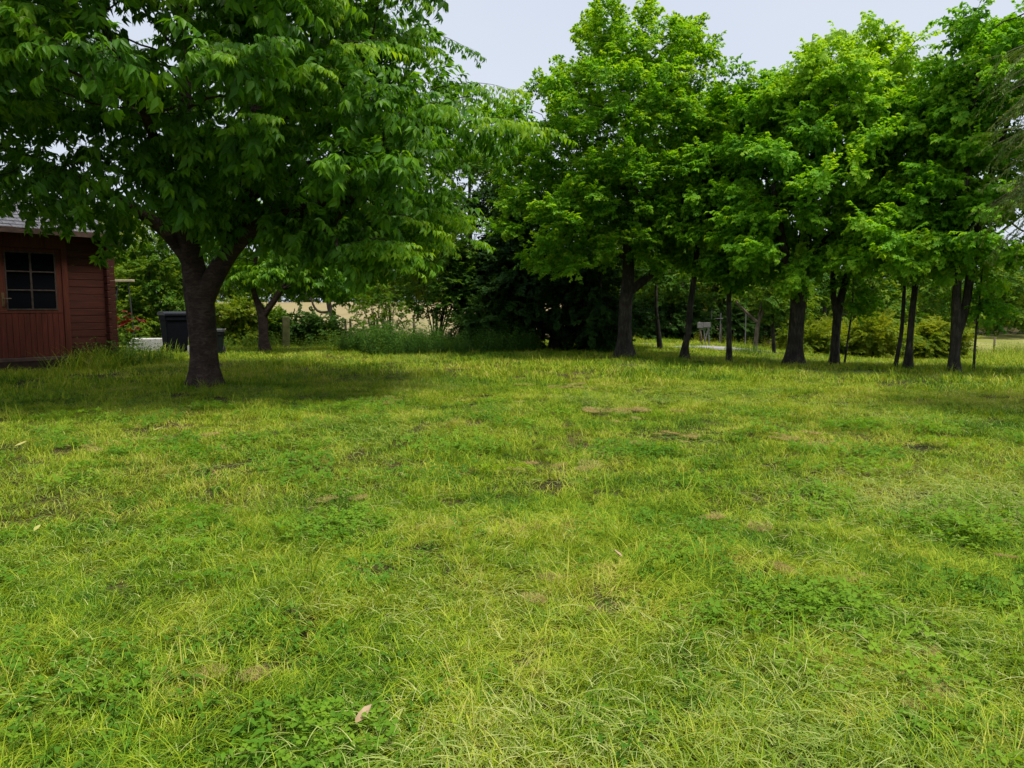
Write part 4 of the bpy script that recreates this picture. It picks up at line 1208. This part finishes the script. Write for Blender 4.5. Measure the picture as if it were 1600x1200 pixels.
# nettles and weeds
def herb_proto(name, seed, n, rad, hmin, hmax, mat, leaf=.07, pairs=6):
    rng = np.random.default_rng(seed)
    lv, lf = leaf_shape(leaf, leaf * .45, [(.45, 1.0)], .25, .35)
    V, F, vary = [], [], []
    for i in range(n):
        r, a = rad * math.sqrt(rng.random()), rng.uniform(0, 6.283)
        b = np.array([r * math.cos(a), r * math.sin(a), 0]); h = rng.uniform(hmin, hmax)
        top = b + np.array([rng.normal(0, .12) * h, rng.normal(0, .12) * h, h]); vv = rng.random()
        b0 = len(V)
        for k in range(3):
            th = k * 2.094; V.append((b[0] + .003 * math.cos(th), b[1] + .003 * math.sin(th), 0)); vary.append(0)
        V.append(tuple(top)); vary.append(0)
        F += [(b0, b0 + 1, b0 + 3), (b0 + 1, b0 + 2, b0 + 3), (b0 + 2, b0, b0 + 3)]
        a0 = rng.uniform(0, 6.283)
        for p in range(pairs):
            t = .15 + .85 * (p + .5) / pairs; c = b + (top - b) * t
            for sgn in (0, math.pi):
                th = a0 + p * 1.4 + sgn + rng.normal(0, .2)
                m = rot_from(np.array([[math.cos(th), math.sin(th), rng.uniform(-.5, .4)]]), np.array([[0, 0, 1.0]]))[0]
                b0 = len(V); sc = rng.uniform(.7, 1.25) * (1.1 - .45 * t)
                for q in (lv * sc) @ m.T + c: V.append(tuple(q)); vary.append(vv)
                F += [tuple(j + b0 for j in f) for f in lf]
    me = mesh_of(name, V, F, mat); set_vary(me, vary)
    return bpy.data.objects.new(name, me)
P_herb = [herb_proto('herb_%d' % k, 500 + k, 9, .22, .30, .62, M['herb_leaf']) for k in range(4)]
P_weed = [herb_proto('weed_%d' % k, 520 + k, 8, .2, .15, .42, M['herb_leaf'], .055, 5) for k in range(4)]
P_yweed = [herb_proto('pale_weed_%d' % k, 540 + k, 9, .3, .3, .8, M['yellow_leaf'], .06, 6) for k in range(3)]
P_long = [blade_proto('long_grass_%d' % k, 560 + k, 70, .25, .18, .48, .008, .8, M['grass'], 4) for k in range(3)]
def patch(name, label, pts, protos, size, tint, seed, cat='weeds'):
    rg = np.random.default_rng(seed)
    x, y = pts[:, 0], pts[:, 1]
    o = scatter(name, np.stack([x, y, ground_z(x, y) - .01], 1), flat_eul(rg, len(x), .1), rg.uniform(.5, 1.2, len(x)) * (.65 + .7 * vnoise(x * 1.3, y * 1.3, seed)) * size, rg.normal(tint, .15, len(x)), protos, rg)
    return tag(o, label, cat, kind='stuff')
def area(seed, n, px0, px1, y0, y1, shape=None):
    rg = np.random.default_rng(seed)
    px = rg.uniform(px0, px1, n); y = rg.uniform(y0, y1, n)
    if shape is not None:
        k = shape(px, y); px, y = px[k], y[k]
    return np.stack([(px - 800) / FPX * y, y], 1)
patch('nettles', 'dark green nettle bed in front of the thicket', area(1, 620, 532, 835, 17.6, 21.5, lambda p, y: y > 17.6 + 1.2 * smooth(640, 520, p) + .8 * smooth(770, 850, p) + .4 * np.sin(p * .05)), P_herb, 1.1, .3, 2)
patch('weeds', 'overgrown weeds along the foot of the red shed', area(3, 230, 92, 262, 12.9, 16.6, lambda p, y: np.abs(y - (13.6 + (p - 90) / 170 * 1.9)) < .55), P_weed, 1.1, .35, 4)
patch('long_grass', 'long grass in front of the shed and the bin', area(5, 120, 95, 275, 12.7, 16.8, lambda p, y: np.abs(y - (13.3 + (p - 90) / 170 * 2.2)) < .6), P_long, .9, 0, 6)
patch('weeds', 'low weeds round the fence behind the small trees', area(7, 200, 190, 560, 21.3, 24.5), P_weed, 1.2, .6, 8)
patch('weeds', 'weedy verge between the trunks and the gravel path', area(9, 150, 985, 1230, 18.6, 21.6, lambda p, y: vnoise(p * .03, y, 3) > .45), P_weed, .9, .6, 10)
patch('weeds', 'pale weeds along the far right fence', area(11, 360, 1490, 1680, 34.5, 39), P_yweed, 1.1, .35, 12)
patch('long_grass', 'rank grass under the golden shrubs', area(13, 220, 1230, 1680, 27.5, 36), P_long, 1.2, 0, 14)
patch('weeds', 'dry brown stalks around the leaning board', area(15, 60, 1080, 1240, 26, 29), P_yweed, .9, .9, 16)

trk = []
for px_, y_, r_ in ((318, 10.74, .22), (975, 17, .2), (1070, 16.6, .12), (1140, 16, .1), (1242, 14.8, .2), (1305, 15.1, .12), (1400, 13.7, .1), (1421, 13.5, .12), (1492, 12.7, .14), (1524, 12.7, .08), (413, 19.4, .15)):
    for k_ in range(int(60 * r_) + 6):
        a_ = srng.uniform(0, 6.28); q_ = r_ + abs(srng.gauss(.05, .12)); trk.append((X(px_, y_) + q_ * math.cos(a_), y_ + q_ * math.sin(a_)))
patch('long_grass', 'unmown grass left standing round the tree trunks', np.array(trk), P_tall, 1.0, 0, 17)

P_broad = [herb_proto('broadleaf_%d' % k, 600 + k, 16, .13, .02, .07, M['clover'], .034, 3) for k in range(4)]
lawn_layer('lawn_weeds', rng, 900, 1.4, 9, .8, P_broad, lambda d, r: r.uniform(.7, 1.25, len(d)), lambda x, y, r: .05 + .35 * r.random(len(x)), lambda x, y, r: r.random(len(x)) < smooth(.50, .66, fbm(x * 1.4 + 9, y * 1.4, 123, 3) + .12 * smooth(-.3, 1.2, x) * (1 - smooth(3, 6, y))))

# right-hand background: hedgerow trees, golden shrubs
def mid_tree(label, px, y, h, w, seed, n, sprigs, tint, low=1.6, size=1.9, bark='pale_bark', group='trees behind the gravel path'):
    return leafy('hedgerow_tree', label, 'tree', place(px, y), [(0, 0, -.05, .13), (.05, 0, h * .3, .10), (.0, 0, h * .6, .06), (0, 0, h * .85, .03)], [],
                 [(0, 0, h * (.58 if low > .7 else .48), w / 2, w / 2, h * (.40 if low > .7 else .5))], prot(sprigs), M[bark], seed, n_blob=int(w * h * 2.6), per=9, r_blob=.7, flat=.6, shell=.45,
                 cut=lambda c: c[2] > low, n_sprig=n, size=size, tint=tint, tvar=.2, step=.24, kill=.34, hmax=5, fill=.14, group=group, real=False)
mid_tree('pale-stemmed tree left behind the gravel path', 1005, 31, 5.2, 4.2, 251, 1000, SP_HED, .5, 1.2)
mid_tree('dark bushy tree behind the crooked trunk', 1062, 29, 4.6, 3.8, 253, 1000, SP_HED, .32, .9)
mid_tree('yellowish tree behind the leaning board', 1112, 32, 4.8, 4.4, 255, 1000, SP_YEL, .42, 1.5)
mid_tree('shaded tree seen left of the stout trunk', 1195, 30, 4.4, 4.2, 257, 1000, SP_HED, .32, 1.2)
mid_tree('mid-green tree filling the gap between the big cherry and the oak', 735, 27, 7.3, 4.4, 259, 1500, SP_HED, .42, .9, 1.9, 'oak_bark', None)
bush('shrub', 'low dark shrub behind the gravel path', 1040, 28.5, 3.2, 1.5, SP_DRK, 261, 800, 1.8, .8)
bush('shrub', 'dark thorny shrub right of the leaning board', 1150, 29.5, 3.0, 1.5, SP_DRK, 263, 700, 1.8, .9)
leafy('young_tree', 'small pale-barked young tree with V-shaped branches beyond the lawn', 'tree', place(1180, 22.8),
      [(0, 0, -.05, .075), (.03, 0, .5, .06), (.06, 0, .95, .055), (.35, 0, 1.5, .04), (.5, 0, 2.1, .02)], [[(.05, 0, .9, .045), (-.25, 0, 1.15, .04), (-.6, 0, 1.5, .03)], [(.06, 0, .95, .04), (.15, 0, 1.5, .03)]],
      [(0, 0, 1.9, 1.0, .8, .5)], prot(SP_HED), M['pale_bark'], 265, n_blob=14, per=8, r_blob=.3, n_sprig=170, tint=.45, size=1.2, flare=0)
leafy('young_tree', 'small dark young tree just left of the stout trunk', 'tree', place(1210, 23.2),
      [(0, 0, -.05, .06), (-.05, 0, .6, .05), (-.1, 0, 1.1, .04), (-.05, 0, 2.0, .02)], [], [(0, 0, 1.6, .8, .8, .6)], prot(SP_HED), M['oak_bark'], 267, n_blob=14, per=8, r_blob=.35, n_sprig=300, tint=.3, size=1.2, flare=0)
leafy('young_tree', 'short slanting young tree right of the oak trunk', 'tree', place(1032, 20.6),
      [(0, 0, -.05, .075), (-.06, 0, .5, .06), (-.14, 0, 1.1, .045), (-.15, 0, 2.2, .025)], [], [(-.1, 0, 2.2, .9, .8, .7)], prot(SP_HED), M['oak_bark'], 269, n_blob=18, per=8, r_blob=.35, n_sprig=350, tint=.25, size=1.2, flare=0)
GOLD = [(1262, 27, 2.0, 1.5, 'golden-green shrub just right of the stout trunk'), (1335, 27.5, 1.9, 1.5, 'golden shrub behind the thin leaning sapling'), (1372, 27, 1.8, 1.7, 'broad golden shrub left of the bent trunk'),
        (1445, 28, 1.5, 1.5, 'golden shrub between the straight and the forked trunk'), (1473, 28, 1.4, 1.6, 'golden shrub against the forked trunk'), (1300, 30, 2.2, 2.0, 'taller olive shrub behind the golden ones')]
for k, (px, y, w, h, lab) in enumerate(GOLD):
    bush('shrub', lab, px, y, w, h * (.62 if k in (0, 1, 5) else .78), SP_YEL, 271 + k, 600, 1.4, .35 + .05 * (k % 3), group='golden shrubs beyond the right-hand trees')
BEY = [(1285, 44, 6.0, 7.5, 'wide dark tree in the gap behind the stout trunk'), (1400, 47, 5.6, 7.5, 'wide dark tree behind the bent trunk'), (1520, 60, 6.2, 9, 'wide dark tree beyond the hay meadow by the forked trunk'), (1625, 62, 6.8, 9, 'wide dark tree beyond the hay meadow at the right edge')]
for k, (px, y, h, w, lab) in enumerate(BEY):
    mid_tree(lab, px, y, h, w, 291 + k, 1100, SP_HED, .35, .5, 3.2, 'oak_bark', 'trees beyond the right-hand meadow')

# far tree lines
far_proto = [mid_tree('far tree in the row along the back edge of the dry field', X_, Y_, h_, w_, 311 + k, 900, SP_HED, .45, .05, 4.4, 'oak_bark', 'trees along the far edge of the dry field')
             for k, (X_, Y_, h_, w_) in enumerate([(180, 107, 8.0, 10), (330, 109, 7.0, 11), (470, 108, 7.6, 11)])]
frg = random.Random(8)
for k, px in enumerate([90, 250, 400, 545, 610, 680, 745, 810]):
    y = 106 + frg.uniform(0, 5)
    copy_tree(far_proto[k % 3], (X(px, y), y, gz(X(px, y), y) - .2), frg.uniform(0, 6.28), frg.uniform(.85, 1.15), 'far tree in the row along the back edge of the dry field', 'trees along the far edge of the dry field')
for k, px in enumerate([985, 1050, 1110, 1170, 1230, 1290, 1350, 1410, 1470, 1530, 1590, 1650]):
    y = 78 + frg.uniform(0, 6)
    copy_tree(far_proto[(k + 1) % 3], (X(px, y), y, gz(X(px, y), y) - .2), frg.uniform(0, 6.28), frg.uniform(.62, .8), 'far tree in the line closing the view behind the right-hand trees', 'trees closing the view on the right')

# tree just outside the right edge whose trailing twigs hang into the picture
rt = random.Random(77)
WX, WY = X(1760, 8.2), 8.2
wil = empty('trailing_tree', (WX, WY, gz(WX, WY)))
tag(wil, 'tree with pale bare trailing twigs reaching in from the right edge', 'tree')
mb = MB(); mb.tube([(0, 0, -.05), (0, 0, .8), (-.05, 0, 1.8), (-.02, 0, 3.0), (0, 0, 4.0)], [.13, .11, .09, .06, .03], 10); mb.build('trunk', M['oak_bark'], wil, True)
tw = MB(); pp, dd = [], []
for k in range(190):
    z0 = rt.uniform(2.2, 3.9); a = math.pi + (rt.uniform(-.5, .5) if k < 74 else rt.uniform(.5, 5.78)); L_ = rt.uniform(.85, 1.75) * (1.25 if k % 9 == 0 else 1); el = rt.uniform(.0, .55)
    P = [Vector((0, 0, z0))]; n_ = 9
    for q in range(n_):
        P.append(P[-1] + L_ / n_ * Vector((math.cos(a) * math.cos(el), math.sin(a) * math.cos(el), math.sin(el))))
        el -= rt.uniform(.06, .17); a += rt.uniform(-.08, .08)
    tw.tube(P, [.009 * (1 - .82 * q / n_) for q in range(n_ + 1)], 4)
    for q in range(3, n_ - (k % 4 == 0) * 4):
        for _ in range(2):
            pp.append(P[q] + Vector((rt.gauss(0, .02), rt.gauss(0, .02), rt.gauss(0, .02)))); d_ = (P[q + 1] - P[q]).normalized() + Vector((rt.gauss(0, .25), rt.gauss(0, .25), rt.gauss(-.1, .2))); dd.append(d_)
tag(tw.build('twigs', M['twig'], wil, True), kind='stuff')
pp = np.array([tuple(v) for v in pp]); dd = np.array([tuple(v) for v in dd])
wr_ = np.random.default_rng(5)
tag(bake('crown', pp, euler_of(rot_from(dd, np.array([0, 0, 1.0]) + wr_.normal(0, .3, dd.shape))), wr_.uniform(.6, 1.1, len(pp)), wr_.normal(.35, .2, len(pp)), prot(SP_PAL), wr_, wil), kind='stuff')

# ------------------------------------------------------------------ things by the shed
def plain(name, c, rough=.6, spec=.4, amp=.15, ns=12):
    return noise_mat(name, [(0.3, tuple(v * (1 - amp) for v in c)), (0.7, tuple(min(1, v * (1 + amp)) for v in c))], nscale=ns, rough=rough, spec=spec)
M['bin'] = plain('slate_plastic', (0.006, 0.007, 0.010), .8, .05)
M['bin_lid'] = plain('slate_lid', (0.010, 0.011, 0.015), .55, .2)
M['rubber'] = plain('rubber', (0.012, 0.012, 0.012), .8)
M['grey_lid'] = plain('grey_lid', (0.06, 0.065, 0.065), .7, .2)
M['green_bin'] = plain('dark_green_plastic', (0.010, 0.014, 0.012), .7, .15)
M['white_stone'] = plain('white_render', (0.45, 0.44, 0.41), .85, .15, .12)
M['pale_wood'] = plain('pale_wood', (0.42, 0.34, 0.22), .8, .2, .2, 20)
M['dark_metal'] = plain('dark_metal', (0.025, 0.025, 0.025), .5)
M['grey_wood'] = plain('silvered_wood', (0.15, 0.145, 0.14), .85, .2, .25, 18)
M['post_wood'] = plain('weathered_post', (0.11, 0.085, 0.06), .9, .15, .3, 14)
M['moss'] = noise_mat('mossy_post', [(0.3, (0.05, 0.045, 0.025)), (0.5, (0.07, 0.08, 0.02)), (0.7, (0.12, 0.11, 0.06))], nscale=7, rough=.95)
M['wire'] = plain('galvanised_wire', (0.20, 0.21, 0.20), .5)
M['rose'] = leaf_mat('rose_petal', [(0.0, (0.12, 0.012, 0.014)), (0.6, (0.20, 0.022, 0.022)), (1.0, (0.30, 0.06, 0.045))], .25, .6)

def wheelie(label, px, y, h, w, d, rz, body, lid, name='wheelie_bin'):
    p = place(px, y); root = empty(name, (p[0], p[1], gz(*p)), rz); tag(root, label, 'bin')
    b = MB(); hb = h * .88; r = .03
    def ring(sx, sy, z):
        out = []
        for (cx, cyy, a0) in ((sx - r, sy - r, 0), (-sx + r, sy - r, 90), (-sx + r, -sy + r, 180), (sx - r, -sy + r, 270)):
            for a in (0, 45, 90): out.append((cx + r * math.cos(R(a0 + a)), cyy + r * math.sin(R(a0 + a)), z))
        return out
    levels = [(.38 * w, .36 * d, .04), (.39 * w, .37 * d, .10), (.47 * w, .46 * d, hb * .86), (.48 * w, .47 * d, hb * .88), (.50 * w, .49 * d, hb * .885), (.50 * w, .49 * d, hb)]
    vs = [q for L_ in levels for q in ring(*L_)]
    n = 12; fs = [tuple(range(n - 1, -1, -1)), tuple(range(len(vs) - n, len(vs)))]
    for k in range(len(levels) - 1):
        for i_ in range(n):
            j_ = (i_ + 1) % n; fs.append((k * n + i_, k * n + j_, k * n + n + j_, k * n + n + i_))
    b.add(vs, fs); b.build('body', M[body], root)
    b = MB(); sx, sy = .53 * w, .52 * d; z = hb + .003
    prof = [(-sy, z), (-sy, z + .045), (-sy * .6, z + .075), (0, z + h * .075), (sy * .7, z + h * .085), (sy, z + .06), (sy, z)]
    vs = [(-sx, q, t) for q, t in prof] + [(sx, q, t) for q, t in prof]; m_ = len(prof)
    b.add(vs, [tuple(range(m_)), tuple(range(2 * m_ - 1, m_ - 1, -1))] + [(i_, m_ + i_, m_ + (i_ + 1) % m_, (i_ + 1) % m_) for i_ in range(m_)])
    b.build('lid', M[lid], root)
    b = MB(); b.tube([(-.42 * w, .5 * d, hb * .95), (-.42 * w, .58 * d, hb * .97), (.42 * w, .58 * d, hb * .97), (.42 * w, .5 * d, hb * .95)], .016, 8); b.build('handle', M[lid], root)
    for sgn in (-1, 1):
        b = MB(); b.tube([(sgn * .40 * w, .42 * d, .1), (sgn * .48 * w, .42 * d, .1)], .1, 14); b.build('wheel', M['rubber'], root)
    return root
wheelie('tall slate-grey wheeled bin with lid left of the big cherry trunk', 274, 18.3, 1.08, .56, .66, R(38), 'bin', 'bin_lid')
wheelie('small dark bin with grey lid peeping out right of the big trunk', 338, 18.0, .62, .34, .34, R(10), 'green_bin', 'grey_lid', 'small_bin')
p = place(232, 19.6); wb = empty('white_trough', (p[0], p[1], gz(*p)), R(4)); tag(wb, 'low white rendered block on the grass left of the tall bin', 'trough')
mb = MB(); mb.box(-.36, -.2, 0, .36, .2, .34, .015); mb.build('block', M['white_stone'], wb)
mb = MB(); mb.box(-.46, -.22, .0, -.365, -.02, .24, .01); mb.build('foot', M['white_stone'], wb)
p = place(294.5, 17.6); wp = obj('white_board', *(lambda m: (m.v, m.f))(MB().box(-.025, -.01, -.02, .025, .01, .24, .004)), M['white_stone']); wp.location = (p[0], p[1], gz(*p)); tag(wp, 'narrow white board upright between bin and big trunk', 'board')
# frame with pale top bar
p = place(196, 20.5); fr = empty('swing_frame', (p[0], p[1], gz(*p)), R(-8)); tag(fr, 'thin dark metal frame carrying a pale wooden top bar beside the shed', 'frame')
mb = MB(); mb.box(-.5, -.06, 1.82, .33, .06, 1.88, .008); mb.build('top_bar', M['pale_wood'], fr)
for (a, b_) in (((-.10, 0, 1.82), (-.42, -.1, 0)), ((.18, 0, 1.82), (.36, -.1, 0)), ((-.4, .05, 1.82), (-.5, .3, 0))):
    mb = MB(); mb.tube([a, b_], .016, 8); mb.build('leg', M['dark_metal'], fr)
# roses
p = place(205, 15.9); rb = empty('rose_bush', (p[0], p[1], gz(*p))); tag(rb, 'red-flowering rose bush beside the shed corner', 'rose bush')
rr_ = random.Random(9); st = MB(); hp, hd = [], []
heads = []
for k in range(9):
    a = rr_.uniform(0, 6.28); e = Vector((.32 * rr_.uniform(.2, 1) * math.cos(a), .3 * rr_.uniform(.2, 1) * math.sin(a), rr_.uniform(.65, 1.05)))
    st.tube([(0, 0, 0), (e.x * .4, e.y * .4, e.z * .55), e], [.008, .006, .004], 4)
    for t in np.linspace(.3, .95, 7):
        hp.append((e.x * t + rr_.gauss(0, .04), e.y * t + rr_.gauss(0, .04), e.z * t)); hd.append((rr_.gauss(0, 1), rr_.gauss(0, 1), .2))
    for q in range(2): heads.append(e + Vector((rr_.gauss(0, .07), rr_.gauss(0, .07), rr_.gauss(0, .06))))
st.build('stems', M['oak_bark'], rb)
hp, hd = np.array(hp), np.array(hd)
tag(bake('leaves', hp, euler_of(rot_from(hd, np.tile([0, 0, 1.0], (len(hd), 1)))), np.full(len(hp), .7), np.full(len(hp), .4), prot(SP_HED), np.random.default_rng(3), rb), kind='stuff')
fl = MB()
for ring_ in range(3):
    for k in range(5):
        a = k * 1.2566 + ring_ * .6; c, s_ = math.cos(a), math.sin(a); q = .012 + .011 * ring_; zt = .03 - .008 * ring_
        fl.add([(0, 0, 0), (q * (c - .7 * s_), q * (s_ + .7 * c), zt * .6), (q * 1.5 * c, q * 1.5 * s_, zt), (q * (c + .7 * s_), q * (s_ - .7 * c), zt * .6)], [(0, 1, 2, 3)])
flm = mesh_of('flower', fl.v, fl.f, M['rose']); set_vary(flm, np.random.default_rng(1).random(len(fl.v)))
for h_ in heads:
    o = bpy.data.objects.new('flower', flm); o.location = h_; o.rotation_euler = (rr_.gauss(0, .5), rr_.gauss(0, .5), rr_.uniform(0, 6)); o['tint'] = rr_.uniform(0, .7); o.scale = (1.35,) * 3; link(o, rb)

# wire fences
def fence(label, pts, post_h, post_r, n_wire, h_wire, mat, big=None, name='wire_fence'):
    b = pts[0]; root = empty(name, (b[0], b[1], gz(*b))); tag(root, label, 'fence')
    loc = [(q[0] - b[0], q[1] - b[1], gz(*q) - gz(*b)) for q in pts]
    rg = random.Random(len(pts) + int(b[0] * 10))
    for k, q in enumerate(loc):
        m = MB(); r = post_r * rg.uniform(.85, 1.15); dx = rg.uniform(-.03, .03); hh = post_h * rg.uniform(.9, 1.08)
        m.tube([(q[0], q[1], q[2] - .1), (q[0] + dx * .5, q[1], q[2] + hh * .5), (q[0] + dx, q[1], q[2] + hh)], [r, r * .97, r * .9], 8); m.build('post', M[mat], root, True)
    for w in range(n_wire):
        z = h_wire * (w + .6) / n_wire
        m = MB(); m.tube([(q[0], q[1] - post_r, q[2] + z) for q in loc], .004, 4); m.build('wire', M['wire'], root)
    return root
fence('wire mesh fence on thin posts in front of the dry field', [place(a, b) for a, b in ((150, 24.4), (300, 24.6), (392, 24.8), (501, 25), (541, 25.1), (549, 25.2), (600, 25.2), (648, 25.3), (720, 25.5))], .86, .045, 6, .8, 'post_wood')
p = place(447, 21.6); mp_ = MB(); mp_.box(-.10, -.09, -.1, .10, .09, .90, .02); mp_ = mp_.build('fence_post', M['moss']); mp_.location = (p[0], p[1], gz(*p)); mp_.rotation_euler = (0, R(1), R(15)); tag(mp_, 'thick square mossy post left of the dark ivy shrub', 'post')
fence('sagging wire fence along the right-hand meadow', [place(a, b) for a, b in ((1440, 36), (1498, 36.4), (1554, 36.8), (1612, 37), (1680, 37.4))], 1.05, .05, 3, .9, 'post_wood', name='wire_fence')

# leaning board, poles by the gravel path
p = place(1096, 24.8); sb = empty('leaning_board', (p[0], p[1], gz(*p))); tag(sb, 'silver-grey wooden board on a leaning post beside the gravel path', 'board')
mb = MB(); mb.tube([(.02, 0, -.05), (-.03, 0, .35), (-.09, 0, .78)], [.035, .033, .03], 8); mb.build('post', M['post_wood'], sb, True)
mb = MB(); mb.box(-.16, -.055, .58, .02, -.03, .76, .005); mb.build('plank', M['grey_wood'], sb)
mb = MB(); mb.box(.03, -.05, .60, .27, -.028, .76, .005); mb.build('plank', M['grey_wood'], sb)
for a, b_ in (((.05, 0, .6), (.14, 0, 0)), ((.25, 0, .72), (.12, 0, .2)), ((.22, .02, .7), (.25, .02, 0))):
    mb = MB(); mb.tube([a, b_], .018, 6); mb.build('brace', M['grey_wood'], sb)
p = place(1124, 27.6); po = empty('pole_frame', (p[0], p[1], gz(*p))); tag(po, 'pale pole with crossbar standing right of the leaning board', 'pole')
mb = MB(); mb.tube([(0, 0, -.05), (.02, 0, 1.15)], .022, 8); mb.build('pole', M['grey_wood'], po)
mb = MB(); mb.tube([(-.18, -.03, .95), (.1, -.03, .95)], .016, 6); mb.build('crossbar', M['grey_wood'], po)
mb = MB(); mb.tube([(.08, .05, -.05), (.07, .05, .75)], .018, 6); mb.build('stake', M['post_wood'], po)
p = place(1109, 28); po = obj('thin_pole', *(lambda m: (m.v, m.f))(MB().tube([(0, 0, -.05), (.03, 0, .7), (.04, 0, 1.3)], [.02, .018, .016], 8)), M['grey_wood']); po.location = (p[0], p[1], gz(*p)); tag(po, 'thin pale upright pole behind the silver-grey board', 'pole')
p = place(1164, 26.5); po = obj('thin_pole', *(lambda m: (m.v, m.f))(MB().tube([(0, 0, -.05), (0, 0, .7), (0, .01, 1.25)], [.02, .018, .016], 8)), M['grey_wood']); po.location = (p[0], p[1], gz(*p)); tag(po, 'thin grey pole left of the small V-branched tree', 'pole')

# fallen leaves
def fallen(label, px, py, l, mat, rz, seed):
    x, y = px_ground(px, py); lv, lf = leaf_shape(l, l * .38, [(.2, .7), (.45, 1), (.75, .7)], .5, -.25)
    rg = np.random.default_rng(seed); lv = lv + rg.normal(0, .0012, lv.shape)
    v2 = np.concatenate([lv, lv + np.array([0, 0, -.0012])]); n = len(lv)
    fs = [tuple(f) for f in lf] + [tuple(i + n for i in reversed(f)) for f in lf]
    o = obj('fallen_leaf', v2, fs, M[mat], None, True); o.location = (x, y, gz(x, y) + .055); o.rotation_euler = (R(12), R(-8), rz); tag(o, label, 'leaf', 'fallen leaves on the lawn')
fallen('curled pale brown dead leaf on the grass at the bottom edge', 556, 1172, .065, 'dead_leaf', 1.1, 1)
fallen('pale dead leaf on the grass right of the centre', 972, 896, .055, 'dead_leaf', 2.2, 2)
fallen('yellow fallen leaf on the shaded grass near the big trunk', 238, 684, .11, 'yellow_dead', .15, 3)
fallen('small yellow leaf on the grass at the far left', 22, 712, .10, 'yellow_dead', .8, 4)
fallen('tiny orange-yellow leaf low on the left grass', 54, 853, .05, 'yellow_dead', 1.5, 5)
